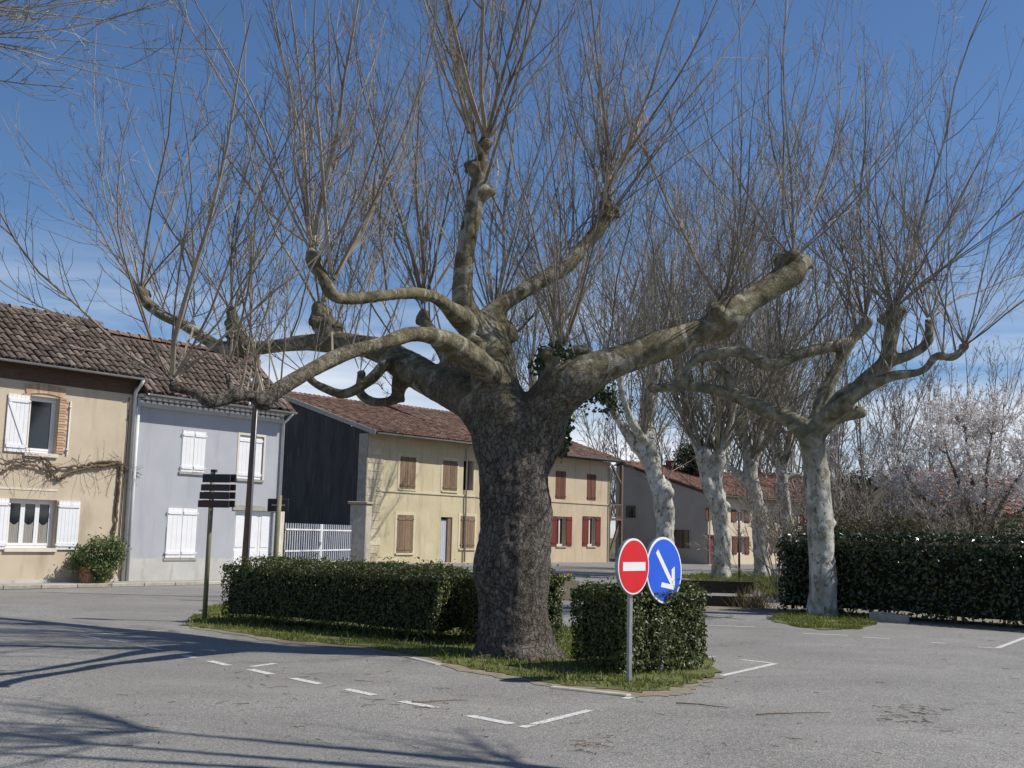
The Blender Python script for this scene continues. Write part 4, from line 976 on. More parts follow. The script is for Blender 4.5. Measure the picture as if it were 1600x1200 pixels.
lump_px = [(1134, 486, 25, .1), (1124, 495, 21, -.05), (1148, 482, 20, .2), (1240, 415, 22, .4), (1222, 408, 16, .4), (1256, 410, 15, .5), (1238, 400, 13, .3), (945, 322, 17, .8), (955, 335, 16, .8), (757, 225, 14, -.5), (738, 262, 17, -.5), (757, 300, 17, -.5),
           (492, 402, 15, -3.6), (512, 450, 14, -3.6), (222, 458, 14, 4.20), (500, 500, 22, 2.94), (525, 515, 15, 2.94), (368, 508, 17, 3.99), (362, 520, 13, 3.99), (272, 603, 14, -4.73), (412, 628, 17, -4.20), (660, 498, 14, 1.7),
           (760, 515, 34, .1), (790, 520, 24, .4), (870, 570, 34, -.1), (900, 560, 26, .2), (622, 622, 12, 1.8), (565, 585, 10, 1.9), (484, 592, 8, 1.4), (740, 545, 24, -.5), (712, 552, 20, -.4)]
lumps = []
for (px, py, hw, dy) in lump_px:
    y = YT + dy; lumps.append((*W(px, py, y), hw * y / FPX))
rt1 = np.random.default_rng(11)
for q in (right, A_, B_, C_, D_, E_, F_, G_, H_, I_, J_, K_): q[:, 3] *= np.linspace(1.0, .84, len(q))
CT = organic(tree, bT, [trunk, right, A_, B_, C_, D_, E_, F_, G_, H_, I_, J_, K_] + roots, lumps, .030, MAT['bark'], (.085, .013), (1.6, 12.0), ['trunk'] + ['limb'] * 12 + ['root'] * 3)
def kn(px, py, dy, out, n, ln, rad, spr=.38, rk=.2, Y=YT): return (W(px, py, Y + dy), out, n, ln, rad, spr, rk)
K = [kn(1240, 405, .4, (.25, .1, 0), 13, 5.4, .026, .62), kn(1130, 475, .1, (-.15, -.1, 0), 12, 4.4, .020, .62), kn(946, 300, .9, (.25, .1, 0), 11, 5.2, .030, .55), kn(955, 330, .8, (.6, .1, 0), 8, 4.4, .020, .6),
     kn(760, 222, -.5, (.15, -.1, 0), 9, 5.0, .032, .5), kn(738, 215, -.5, (-.4, 0, 0), 8, 4.6, .026, .5), kn(757, 290, -.5, (.1, 0, 0), 6, 4.2, .018, .6),
     kn(488, 385, -3.6, (-.2, -.1, 0), 12, 4.0, .024, .55), kn(515, 445, -3.6, (.1, 0, 0), 7, 4.0, .020, .6), kn(220, 455, 4.20, (-.25, .1, 0), 13, 5.6, .027, .6), kn(500, 485, 2.94, (-.05, .1, 0), 10, 5.4, .024, .45), kn(525, 505, 2.94, (.1, .1, 0), 7, 4.8, .020, .45),
     kn(363, 488, 3.99, (-.1, .1, 0), 11, 5.2, .023, .5), kn(268, 595, -4.72, (-.45, -.1, 0), 13, 3.6, .020, .8), kn(355, 585, -4.55, (0, 0, 0), 5, 3.6, .017, .4), kn(660, 480, 1.7, (-.1, .2, 0), 15, 5.8, .025, .42), kn(770, 500, .3, (.1, .3, 0), 14, 5.8, .024, .4),
     kn(880, 545, .2, (.05, .2, 0), 14, 5.4, .020, .38), kn(563, 585, 1.9, (0, 0, 0), 6, 2.6, .012, .5), kn(484, 590, 1.4, (-.2, 0, 0), 6, 2.4, .012, .6), kn(622, 615, 1.8, (0, 0, -.3), 4, 1.2, .010, .6)]
K = [(a, b, max(4, round(n * .85)), l, r * .85, sp * 1.0, k) for a, b, n, l, r, sp, k in K]
sets = [knob_shoots(K, rt1)]
for c, n, ln in ((CT[1], 28, 4.8), (CT[3], 22, 5.0), (CT[4], 14, 4.8), (CT[5], 20, 5.0), (CT[6], 12, 3.4), (CT[2], 10, 3.8), (CT[9], 8, 5.0)):
    sets.append(along_shoots(c, n, ln, .014, rt1, .2, .97, .34))
crown(tree, bT, sets, MAT['twig'], rt1, n2=13, n3=4, up=.95, wob=.085, rmin=.0034, l2=.25, l3=.45, K1=10)

# ---------------------------------------------------------------- pale plane by the laurel hedge
YR = 26.2; bR = G(1285, 963); rr = np.random.default_rng(21)
t2 = empty('plane_tree', tuple(bR), label='pale barked pollarded plane tree in front of the laurel hedge', cat='tree', group='pollarded plane trees')
tr = limb_px([(1286, 972, 27), (1285, 955, 23), (1284, 900, 20), (1281, 830, 20), (1279, 770, 20), (1275, 720, 19), (1268, 675, 19)], YR)
l1_ = limb_px([(1270, 685, 16), (1235, 655, 14, .2), (1195, 640, 12, .4), (1145, 617, 11, .6), (1090, 605, 9, .8), (1062, 602, 8, .9), (1020, 608, 6, 1.0)], YR)
l2_ = limb_px([(1268, 680, 14), (1288, 620, 12, .3), (1308, 575, 10, .5), (1325, 540, 10, .6), (1350, 510, 10, .7)], YR)
l3_ = limb_px([(1268, 685, 18), (1312, 630, 16, -.3), (1350, 598, 14, -.5), (1382, 568, 13, -.7), (1392, 530, 12, -.8), (1398, 495, 13, -.8)], YR)
l4_ = limb_px([(1275, 670, 13), (1330, 622, 11, -.8), (1385, 590, 9, -1.2), (1440, 580, 7, -1.4), (1462, 557, 7, -1.5), (1488, 558, 6, -1.6), (1508, 543, 5, -1.6)], YR)
l5_ = limb_px([(1330, 535, 10, .6), (1300, 542, 9, .4), (1255, 551, 9, .2), (1205, 570, 10, 0), (1160, 550, 9, 0), (1100, 556, 9, 0), (1075, 575, 7, 0), (1072, 592, 8, 0)], YR)
l6_ = limb_px([(1285, 660, 12, .1), (1318, 648, 11, -.2), (1345, 645, 10, -.4)], YR)
l7_ = limb_px([(1385, 565, 10, -.7), (1420, 555, 8, -.7), (1448, 535, 8, -.8), (1452, 505, 7, -.8)], YR)
l8_ = limb_px([(1150, 618, 9, .6), (1138, 590, 7, .7), (1118, 572, 7, .8)], YR)
lp = [(1352, 505, 14, .7), (1398, 490, 18, -.8), (1385, 500, 13, -.7), (1452, 505, 9, -.8), (1508, 541, 8, -1.6), (1072, 595, 11, 0), (1018, 606, 9, 1), (1118, 570, 9, .8), (1160, 546, 11, 0), (1284, 735, 18.5, -.05), (1284, 818, 20.5, -.0)]
lumps = [(*W(a, b, YR + d), h * (YR + d) / FPX) for a, b, h, d in lp]
CR = organic(t2, bR, [tr, l1_, l2_, l3_, l4_, l5_, l6_, l7_, l8_], lumps, .045, MAT['pale_mix'], (.12, .025), (1.4, 7))
K = [kn(1352, 500, .7, (-.1, .1, 0), 17, 7.4, .030, .48, .2, YR), kn(1398, 482, -.8, (.3, -.1, 0), 22, 7.2, .034, .62, .2, YR), kn(1452, 500, -.8, (.5, 0, 0), 13, 6.2, .025, .6, .2, YR), kn(1508, 540, -1.6, (.7, 0, 0), 13, 5.4, .022, .65, .1, YR),
     kn(1072, 590, 0, (-.1, 0, 0), 10, 5.2, .018, .32, .1, YR), kn(1018, 604, 1, (-.3, 0, 0), 9, 4.2, .016, .4, .1, YR), kn(1118, 568, .8, (0, .1, 0), 9, 5.6, .018, .28, .1, YR), kn(1160, 545, 0, (0, 0, 0), 9, 5.8, .018, .28, .1, YR), kn(1345, 642, -.4, (.3, 0, 0), 5, 2.6, .012, .5, .1, YR)]
K = [(a, b, max(4, round(n * .85)), l, r * .85, sp * 1.0, k) for a, b, n, l, r, sp, k in K]
sets = [knob_shoots(K, rr)]
for c, n, ln in ((CR[1], 26, 6.4), (CR[5], 38, 7.0), (CR[4], 18, 5.6), (CR[3], 14, 5.6), (CR[2], 14, 6.4), (CR[7], 8, 5.4)): sets.append(along_shoots(c, n, ln, .018, rr, spr=.32))
crown(t2, bR, sets, MAT['twig_grey'], rr, n2=12, n3=4, up=.55, wob=.09, rmin=.005, l2=.28, l3=.42, K1=9)

# ---------------------------------------------------------------- row of pollards behind
def pollard(base_px, Y, trunk_, limbs_, knobs_, label, seed, ln=1.0, vox=.07):
    b = W(*base_px, Y); b[2] = 0; rg = np.random.default_rng(seed)
    e = empty('plane_tree', tuple(b), label=label, cat='tree', group='pollarded plane trees')
    tk = limb_px(trunk_, Y); ls = [limb_px(l, Y) for l in limbs_]
    tk = np.vstack([[b[0], b[1], -.1, tk[0, 3] * 1.2], tk])
    lumps = [(*W(a, c, Y + d), h * Y / FPX) for a, c, h, d, *_ in knobs_]
    C = organic(e, b, [tk] + ls, lumps, vox, MAT['pale'], (.14, .035), (1.3, 6))
    KK = [(W(a, c, Y + d), out, n, l * ln, r, spr, .3) for a, c, h, d, out, n, l, r, spr in knobs_]
    KK = [(a, c, int(d * 1.3), l, r * .8, sp * 1.7, k) for a, c, d, l, r, sp, k in KK]
    st = [knob_shoots(KK, rg)] + [along_shoots(c, 12, 8.0 * ln, .035, rg, spr=.35) for c in C[1:]]
    crown(e, b, st, MAT['twig_pale'], rg, n2=13, n3=4, up=.45, wob=.06, rmin=.010, l2=.27, l3=.42)
    return e
pollard((1040, 900), 46.8, [(1040, 885, 15), (1040, 830, 14), (1037, 785, 15), (1034, 765, 17)],
        [[(1036, 770, 14), (1022, 735, 12, 0), (1002, 705, 11, 0), (982, 678, 8, 0), (962, 650, 7, 0), (945, 615, 6, 0), (935, 590, 5)], [(1030, 765, 14), (1018, 720, 12), (1014, 690, 13), (1012, 660, 11, .5), (1018, 620, 10, .5), (1024, 580, 8, .5), (1030, 540, 7, .5)], [(1012, 695, 10), (990, 665, 7, -.8), (975, 625, 6, -1.2), (968, 590, 5, -1.4)]],
        [(1036, 765, 20, 0, (0, 0, 0), 6, 5.0, .05, .4), (1000, 700, 15, 0, (0, 0, 0), 5, 6, .06, .3), (936, 590, 9, 0, (-.25, 0, 0), 9, 6.5, .05, .35), (1030, 538, 10, .5, (.1, 0, 0), 14, 8.5, .06, .28), (968, 588, 9, -1.4, (-.1, 0, 0), 10, 8.0, .05, .3)],
        'pollarded plane with knobbly leaning trunk behind the road signs', 31)
pollard((1126, 902), 49.0, [(1127, 890, 14), (1127, 840, 13), (1124, 800, 14), (1118, 778, 16)],
        [[(1122, 785, 13), (1106, 758, 11), (1102, 730, 10), (1098, 712, 12)], [(1118, 780, 11), (1120, 745, 10), (1122, 715, 12)], [(1098, 715, 8), (1080, 680, 5), (1062, 640, 4, .6), (1050, 600, 4, .8)], [(1122, 715, 9), (1135, 680, 7), (1145, 640, 6), (1150, 600, 5)]],
        [(1098, 710, 13, 0, (-.15, 0, 0), 12, 10.5, .075, .26), (1122, 712, 13, 0, (.12, 0, 0), 14, 11, .075, .26), (1122, 785, 19, 0, (.2, -.2, 0), 5, 3, .03, .6), (1050, 598, 6, .8, (-.1, 0, 0), 6, 7, .04, .3), (1150, 598, 7, 0, (.1, 0, 0), 7, 7, .04, .3)],
        'pollarded plane with forked knuckle, second of the row behind the bench', 32)
pollard((1189, 893), 52.0, [(1189, 885, 12), (1188, 840, 12), (1186, 800, 13), (1180, 775, 13)],
        [[(1183, 785, 11), (1176, 750, 9), (1172, 728, 11)], [(1180, 770, 9), (1158, 745, 6), (1138, 728, 4)], [(1172, 728, 8), (1165, 690, 6), (1155, 650, 5, .5)], [(1174, 728, 8), (1185, 690, 6), (1192, 640, 5)]],
        [(1172, 726, 13, 0, (0, 0, 0), 16, 11, .075, .3), (1186, 795, 15, 0, (.1, 0, 0), 5, 3, .03, .5), (1155, 650, 6, .5, (-.1, 0, 0), 6, 7.5, .04, .3), (1192, 640, 6, 0, (.15, 0, 0), 7, 7.5, .04, .3)],
        'slim pollarded plane at the left end of the laurel hedge', 33)
pollard((1232, 893), 60.0, [(1232, 885, 9), (1230, 840, 9), (1226, 790, 9), (1222, 745, 9)],
        [[(1222, 750, 7), (1212, 710, 6), (1205, 660, 5)], [(1222, 748, 7), (1242, 742, 5), (1262, 750, 4)], [(1222, 745, 6), (1232, 700, 5), (1240, 650, 4)]],
        [(1222, 740, 10, 0, (0, 0, 0), 12, 10, .07, .3), (1205, 660, 6, 0, (-.1, 0, 0), 7, 8, .05, .3), (1240, 650, 6, 0, (.1, 0, 0), 7, 8, .05, .3)],
        'farther pollarded plane seen just left of the pale trunk', 34, vox=.09)

pollard((838, 880), 57.0, [(838, 870, 12), (838, 820, 11), (838, 760, 11), (838, 700, 12)],
        [[(838, 710, 10), (815, 660, 8), (795, 600, 7), (785, 540, 6)], [(838, 705, 10), (850, 640, 8), (862, 580, 7), (868, 520, 6)], [(838, 705, 9), (836, 640, 8, 1), (830, 570, 6, 1.5)]],
        [(838, 700, 13, 0, (0, 0, 0), 8, 7, .06, .3), (785, 538, 8, 0, (-.1, 0, 0), 10, 6.5, .06, .3), (868, 518, 8, 0, (.1, 0, 0), 10, 6.5, .06, .3), (830, 568, 8, 1.5, (0, 0, 0), 8, 7, .06, .3)],
        'pollarded plane almost hidden behind the great trunk', 35, vox=.09)
# ---------------------------------------------------------------- planes whose trunks stand outside the picture: one reaches in at the upper left, one shades the foreground
rg = np.random.default_rng(41); bx_ = np.array([-8.6, 11.2, 0.])
t5 = empty('plane_tree', tuple(bx_), label='plane tree whose pale drooping twigs reach in at the upper left', cat='tree', group='pollarded plane trees')
L5 = [np.array([[-8.6, 11.2, -.1, .42], [-8.6, 11.2, 1.5, .36], [-8.5, 11.3, 3.2, .33], [-8.4, 11.3, 4.4, .3]]),
      np.array([[-8.4, 11.3, 4.2, .22], [-7.6, 11.4, 5.2, .16], [-7.0, 11.6, 6.2, .13], [-6.6, 11.8, 7.0, .12]]), np.array([[-8.4, 11.3, 4.2, .22], [-9.2, 11.8, 5.4, .16], [-9.8, 12.2, 6.6, .12]]), np.array([[-8.4, 11.3, 4.3, .2], [-8.3, 10.4, 5.6, .15], [-8.0, 9.7, 6.8, .12]])]
C5 = organic(t5, bx_, L5, [(-6.6, 11.8, 7.05, .2), (-9.8, 12.2, 6.6, .18), (-8, 9.7, 6.8, .18)], .05, MAT['pale2'])
O, D, L, Rr = knob_shoots([((-6.6, 11.8, 7.0), (.2, .1, 0), 10, 3.0, .02, .5, .2), ((-9.8, 12.2, 6.6), (-.3, 0, 0), 12, 3.4, .02, .45, .2), ((-8, 9.7, 6.8), (0, -.3, 0), 10, 3.2, .02, .45, .2)], rg)
crown(t5, bx_, [(O, D, L, Rr)], MAT['twig'], rg, n2=9, n3=3)
n = 15; O = np.array([-6.6, 11.8, 7.0]) + rg.normal(0, .18, (n, 3)); D = unit(np.stack([np.full(n, 1.), rg.normal(.05, .22, n), rg.uniform(-.22, .30, n)], 1))
V, F = spray(O, D, rg.uniform(1.6, 3.3, n), rg.uniform(.008, .014, n), rg, n2=9, n3=4, up=.12, wob=.06, rmin=.0045, l2=.36)
link('drooping_twigs', np_mesh('drooping_twigs', V - bx_, F), MAT['twig_pale'], t5, kind='stuff')
rg = np.random.default_rng(42); bx_ = np.array([5.9, 7.0, 0.])
t6 = empty('plane_tree', tuple(bx_), label='plane tree outside the right edge that shades the near asphalt', cat='tree', group='pollarded plane trees')
L6 = [np.array([[0, 0, -.1, .45], [0, 0, 1.5, .38], [-.1, .1, 3.2, .34], [-.2, .1, 4.6, .32]])]
tips = [(-1.5, 1.6, 8.6), (-1.4, .4, 9.2), (1.3, .9, 8.0), (1.6, -1.4, 7.6), (-.6, 2.2, 9.4), (-1.2, 1.2, 10.0)]
for tx in tips: L6.append(np.array([[-.2, .1, 4.4, .2], [(-.2 + tx[0]) / 2, (.1 + tx[1]) / 2, 5.8, .10], [*tx, .05]]))
for q in L6: q[:, :3] += bx_
organic(t6, bx_, L6, [(tx[0] + bx_[0], tx[1] + bx_[1], tx[2], .10) for tx in tips], .06, MAT['pale2'])
st = knob_shoots([(np.array(tx) + bx_, (tx[0] * .12, tx[1] * .12, 0), 13, 3.4, .030, .65, .2) for tx in tips], rg)
crown(t6, bx_, [st], MAT['twig'], rg, n2=10, n3=3, rmin=.005)

# ---------------------------------------------------------------- bare background trees, each with stems and twigs
def bare_tree(x, y, H, nst, spread, label, seed, mat=MAT['twig_far'], rad=.07, name='bare_tree', rmin=.012, n2=14, n3=4, group='bare trees in the background', l2=.3):
    rg = np.random.default_rng(seed); b = np.array([x, y, 0.]); e = empty(name, tuple(b), label=label, cat='tree' if H > 4 else 'shrub', group=group)
    d = unit(np.stack([rg.normal(0, spread, nst), rg.normal(0, spread, nst), np.ones(nst)], 1)); o = b + d * np.array([.35, .35, 0]) + np.array([0, 0, -.05])
    L = H * rg.uniform(.7, 1.05, nst); P, Rr = grow(o, d, L, np.full(nst, rad) * rg.uniform(.6, 1.2, nst), 9, .25, .05, .15, rg)
    for i in range(nst):
        V, F = tubes(P[i:i + 1], Rr[i:i + 1], 6); link('stem', np_mesh('stem', V - b, F, True), mat, e)
    o2, d2, L2, r2 = side(P, Rr, n2, .25, .98, .5, l2, L, .5, rg, rmin)
    V, F = spray(o2, d2, L2, r2, rg, n2=6, n3=n3, up=.5, wob=.08, rmin=rmin, l2=.4, K1=6, S1=3)
    link('crown', np_mesh('crown', V - b, F), mat, e, kind='stuff')
    return e
bt = [(1318, 44, 9.0, 4), (1362, 50, 11.0, 4), (1405, 46, 9.5, 5), (1440, 55, 12.0, 5), (1490, 58, 14.0, 6), (1535, 62, 13.5, 6), (1580, 60, 12.5, 6), (1640, 58, 12, 6), (1325, 62, 12, 5)]
dsc = ['slender bare tree just right of the pale trunk', 'tall thin bare tree behind the middle of the laurel hedge', 'bare multi-stemmed tree above the bright hedge top', 'bare tree left of the blossoming tree', 'tall bare tree rising behind the blossoming tree', 'broad bare tree behind the blossom, nearer the right edge', 'bare tree at the right edge behind the blossom', 'bare tree leaning in from beyond the right edge', 'far bare tree partly hidden by the pale trunk']
for i, (px, Y, H, ns) in enumerate(bt):
    p = W(px, 850, Y); bare_tree(p[0], Y, H, ns, .16, dsc[i], 50 + i)
bt = [(905, 120, 14, 5), (945, 112, 14, 5), (985, 105, 17, 6), (1050, 108, 24, 7), (1110, 112, 27, 8), (1175, 100, 25, 8), (1240, 96, 24, 8), (1290, 88, 21, 8)]
dsc = ['small far bare tree beside the great trunk above the beige roof', 'far bare tree above the beige house chimney', 'far bare tree between the beige house and the knobbly plane', 'far bare tree over the start of the long red roof', 'far bare tree over the middle of the long red roof', 'far bare tree over the right of the long red roof', 'far bare tree behind the slim pollard', 'far bare tree behind the pale plane fork']
for i, (px, Y, H, ns) in enumerate(bt):
    p = W(px, 850, Y); bare_tree(p[0], Y, H, ns, .2, dsc[i], 70 + i, rad=.12, rmin=.02, n3=3)
# brown thicket behind the hedge
sh = [(1310, 33, 3.6), (1355, 34, 3.4), (1400, 32.5, 3.6), (1445, 33, 3.6), (1490, 31, 3.0), (1215, 40, 4.2), (1255, 38, 3.6)]
dsc = ['brown bare shrub right behind the pale trunk above the hedge', 'brown bare shrub second from the pale trunk behind the hedge', 'brown bare shrub below the red roof behind the hedge', 'tangled bare shrub left of the blossoming tree', 'bare shrub in front of the blossoming tree', 'tangled thorny shrub at the left end of the laurel hedge', 'bare shrub between slim pollard and pale trunk']
for i, (px, Y, H) in enumerate(sh):
    p = W(px, 850, Y); e = bare_tree(p[0], Y, H, 16, .5, dsc[i], 90 + i, MAT['twig_grey'], .024, 'bare_shrub', .007, 9, 3, 'bare shrubs behind the hedge', .42)
def leaves(P, N, size, rg, aspect=.55, jit=.6, curl=.25):
    """rhombic leaves at P facing N"""
    k = len(P); n = unit(N + rg.normal(0, jit, (k, 3))); a = unit(np.cross(n, rg.normal(0, 1, (k, 3)))); b = np.cross(n, a)
    s = (size * rg.uniform(.65, 1.3, k))[:, None]
    V = np.stack([P - a * s * .5, P + b * s * aspect * .5 + n * s * curl * .3, P + a * s * .5 - n * s * curl * .25, P - b * s * aspect * .5 + n * s * curl * .3], 1).reshape(-1, 3)
    o = (np.arange(k) * 4)[:, None]
    return V, np.concatenate([o + [0, 1, 2], o + [0, 2, 3]])
# blossoming tree
rg = np.random.default_rng(101); pB = W(1530, 860, 34); bB = np.array([pB[0], 34., 0.])
bl = empty('blossom_tree', tuple(bB), label='tree in white blossom behind the laurel hedge at the right', cat='tree')
L7 = [np.array([[*bB[:2], -.1, .2], [*bB[:2], .9, .16], [bB[0] + .1, 34, 1.8, .14]])]
tp = [(bB[0] + a, 34 + c, h) for a, c, h in ((-2.0, .2, 3.3), (-1.1, -.6, 4.3), (-.2, .3, 5.2), (.7, .5, 5.0), (1.5, -.3, 4.2), (2.2, .4, 3.1), (-1.6, .5, 2.5))]
for tx in tp: L7.append(np.array([[bB[0] + .1, 34, 1.6, .1], [(bB[0] + tx[0]) / 2, (34 + tx[1]) / 2, (1.8 + tx[2]) / 2 + .1, .07], [*tx, .04]]))
organic(bl, bB, L7, [], .045, MAT['twig_grey'] if False else MAT['vine'], (.02, .01))
O, D, L, Rr = knob_shoots([(tx, ((tx[0] - bB[0]) * .3, 0, 0), 14, 1.7, .012, .9, .05) for tx in tp], rg)
st2 = [along_shoots(catmull(c, 6), 18, 1.6, .011, rg, .25, 1, 1.0) for c in L7[1:]]
O, D, L, Rr = (np.concatenate([x] + [s[i] for s in st2]) for i, x in enumerate((O, D, L, Rr)))
P, R1 = grow(O, D, L, Rr, 6, .1, .1, .3, rg); o2, d2, Lb, r2 = side(P, R1, 9, .1, 1, .8, .4, L, .6, rg, .005); P2, R2 = grow(o2, d2, Lb, r2, 4, .1, .1, .4, rg)
V, F = merge([tubes(P, R1, 3), tubes(P2, R2, 3)]); link('crown', np_mesh('crown', V - bB, F), MAT['vine'], bl, kind='stuff')
tt = rg.integers(0, len(P2), 40000); kk = rg.uniform(0, 2.999, 40000); i = kk.astype(int); f = (kk - i)[:, None]
Q = P2[tt, i] * (1 - f) + P2[tt, i + 1] * f + rg.normal(0, .025, (40000, 3))
V, F = leaves(Q, rg.normal(0, 1, Q.shape), .055, rg, .9); link('blossom', np_mesh('blossom', V - bB, F), MAT['blossom'], bl, kind='stuff')

def leafy_blob(name, c, rad, n, size, mat, label, cat, seed, stem=True, group=None, jitter=.8):
    rg = np.random.default_rng(seed); b = np.array([c[0], c[1], 0.]); e = empty(name, tuple(b), label=label, cat=cat, group=group)
    cl = rg.normal(0, .5, (28, 3)); cl = unit(cl) * rg.uniform(.45, .95, (28, 1)) * np.array(rad) + np.array([0, 0, c[2]])
    k = rg.integers(0, 28, n); Q = cl[k] + rg.normal(0, 1, (n, 3)) * np.array(rad) * .17
    Q[:, 2] = np.maximum(Q[:, 2], .02)
    V, F = leaves(Q, unit(Q - np.array([0, 0, c[2]])), size, rg, .5, jitter); link('crown', np_mesh('crown', V, F), mat, e, kind='stuff')
    if stem:
        V, F = tubes(np.array([[[0, 0, 0], [.02, 0, c[2] * .5], [0, .03, c[2]]]]), np.array([[.08, .06, .03]]) * max(rad), 7); link('trunk', np_mesh('trunk', V, F, True), MAT['vine'], e)
    return e
p = W(1338, 770, 66); leafy_blob('evergreen_tree', (p[0], 66, 3.6), (2.6, 2.2, 2.4), 9000, .28, MAT['leaf_ever'], 'dark rounded evergreen behind the hedge right of the pale trunk', 'tree', 111)
p = W(1405, 800, 58); leafy_blob('evergreen_tree', (p[0], 58, 2.4), (3.2, 2, 1.8), 8000, .26, MAT['leaf_ever'], 'low dark evergreen behind the brown thicket', 'tree', 112)
p = W(1082, 722, 84); leafy_blob('evergreen_tree', (p[0], 84, 7.2), (1.5, 1.5, 1.6), 2500, .3, MAT['leaf_ever'], 'small dark evergreen top over the red roof between pollards', 'tree', 113)
p = W(1330, 790, 40); leafy_blob('leafy_shrub', (p[0], 40, 2.3), (2.0, 1.2, 1.3), 6000, .10, MAT['leaf_olive'], 'olive brown shrub mass behind the hedge right of the pale trunk', 'shrub', 115, False)
p = W(1460, 800, 38); leafy_blob('leafy_shrub', (p[0], 38, 2.0), (2.2, 1.2, 1.1), 6000, .10, MAT['leaf_ever'], 'dark green shrub under the blossoming tree', 'shrub', 116, False)
p = W(1560, 815, 31); leafy_blob('leafy_shrub', (p[0], 31, 1.9), (1.6, .8, .8), 4000, .09, MAT['leaf_olive'], 'olive shrub above the hedge near the right edge', 'shrub', 117, False)
p = W(1375, 845, 31.5); leafy_blob('leafy_shrub', (p[0], 31.5, 1.9), (2.2, .8, .75), 7000, .08, MAT['leaf_olive'], 'olive brown leafy shrub along the hedge top', 'shrub', 114, False)

# ================================================================== hedges
def hedge(a, b, depth, h, leaf, n, mat, label, seed, jit=.55, topround=.12, core=.10):
    """front base line a->b (world xy); depth away from camera"""
    rg = np.random.default_rng(seed); a = np.array(a[:2]); b = np.array(b[:2]); L = np.linalg.norm(b - a); d = (b - a) / L; nb = np.array([-d[1], d[0]])
    if nb[1] < 0: nb = -nb
    ang = math.atan2(d[1], d[0]); e = empty('hedge', (a[0], a[1], 0), ang, label=label, cat='hedge', group='clipped hedges')
    s = 1 if (nb @ np.array([-math.sin(ang), math.cos(ang)])) > 0 else -1
    areas = np.array([L * h, L * h, L * depth, depth * h, depth * h]); cnt = (n * areas / areas.sum()).astype(int)
    PP, NN = [], []
    for f, c in enumerate(cnt):
        u, v = rg.random(c), rg.random(c) ** .9
        if f == 0: p = np.stack([u * L, 0 * u, v * h], 1); nn = (0, -1, .25)
        elif f == 1: p = np.stack([u * L, 0 * u + depth, v * h], 1); nn = (0, 1, .25)
        elif f == 2: p = np.stack([u * L, v * depth, 0 * u + h], 1); nn = (0, 0, 1)
        elif f == 3: p = np.stack([0 * u, u * depth, v * h], 1); nn = (-1, 0, .25)
        else: p = np.stack([0 * u + L, u * depth, v * h], 1); nn = (1, 0, .25)
        PP.append(p); NN.append(np.tile(unit(np.array(nn, float)), (c, 1)))
    P = np.concatenate(PP); N = np.concatenate(NN)
    cen = np.array([L / 2, depth / 2, h * .5]); q = np.abs(P - cen) / np.array([L / 2, depth / 2, h / 2])
    hor = np.minimum(np.abs(P[:, 0] - np.array([0, L])[:, None]).min(0), np.abs(P[:, 1] - np.array([0, depth])[:, None]).min(0))
    P[:, 2] -= np.where((P[:, 2] > h * .8), topround * np.exp(-hor / .08) * (P[:, 2] - h * .8) / (h * .2), 0)
    off = np.array([noise.noise((x * 2.1 + seed, y * 2.1, z * 2.1)) * .075 + noise.noise((x * 6 + seed, y * 6, z * 6)) * .035 for x, y, z in P.tolist()])
    depthj = -rg.exponential(.035, len(P)) + rg.normal(.0, .015, len(P)) + np.where(rg.random(len(P)) < .05, rg.uniform(.02, .13, len(P)), 0)
    P = P + N * (off + depthj)[:, None]
    keep = (P[:, 2] > .04 + .16 * rg.random(len(P)) ** 2); P, N = P[keep], N[keep]; P[:, 1] *= s
    N = N * np.array([1, s, 1])
    V, F = leaves(P, N, leaf, rg, .55, jit); link('foliage', np_mesh('foliage', V, F), mat, e, kind='stuff')
    y0, y1 = (core, depth - core) if s > 0 else (-(depth - core), -core)
    bm = bmesh.new(); me = MB().box(core, L - core, y0, y1, .18, h - core - topround).mesh('dark_core'); bm.from_mesh(me); bmesh.ops.subdivide_edges(bm, edges=bm.edges[:], cuts=7, use_grid_fill=True)
    for v in bm.verts: v.co += Vector((noise.noise(v.co * 2.7), noise.noise(v.co * 2.7 + Vector((9, 0, 0))), noise.noise(v.co * 2.7 + Vector((0, 9, 0))))) * .04
    bm.to_mesh(me); bm.free(); link('dark_core', me, MAT['leaf_core'], e)  # solid near-black box filling the hedge, darkens the gaps between leaves
    ns = int(L * 5); st = np.stack([rg.uniform(.1, L - .1, ns), rg.uniform(.15, depth - .15, ns) * s, np.zeros(ns)], 1)
    P_, R_ = grow(st, unit(rg.normal(0, .25, (ns, 3)) * [1, 1, 0] + [0, 0, 1]), np.full(ns, .45), np.full(ns, .012), 4, 0, .08, .7, rg)
    V, F = tubes(P_, R_, 4); link('stems', np_mesh('stems', V, F), MAT['vine'], e, kind='stuff')
    return e
a, b = G(344, 973), G(681, 1006)
hedge(a, b, 1.35, 1.12, .05, 30000, MAT['leaf_box'], 'long low clipped hedge left of the great trunk', 201)
d = (b - a)[:2]; d /= np.linalg.norm(d); nb = np.array([-d[1], d[0]]); nb = nb if nb[1] > 0 else -nb
h2a = b[:2] + nb * .55 + d * .06; h2b = W(752, 990, h2a[1] - .65); h2b = np.array([h2b[0] + .05, h2a[1] - .75])
hedge(h2a, h2b, 1.3, 1.13, .05, 12000, MAT['leaf_box'], 'set back piece of clipped hedge touching the great trunk', 202)
ca = np.array([.95, 14.75]); cb = G(985, 1056)[:2]; cb = np.array([1.36, 13.62])
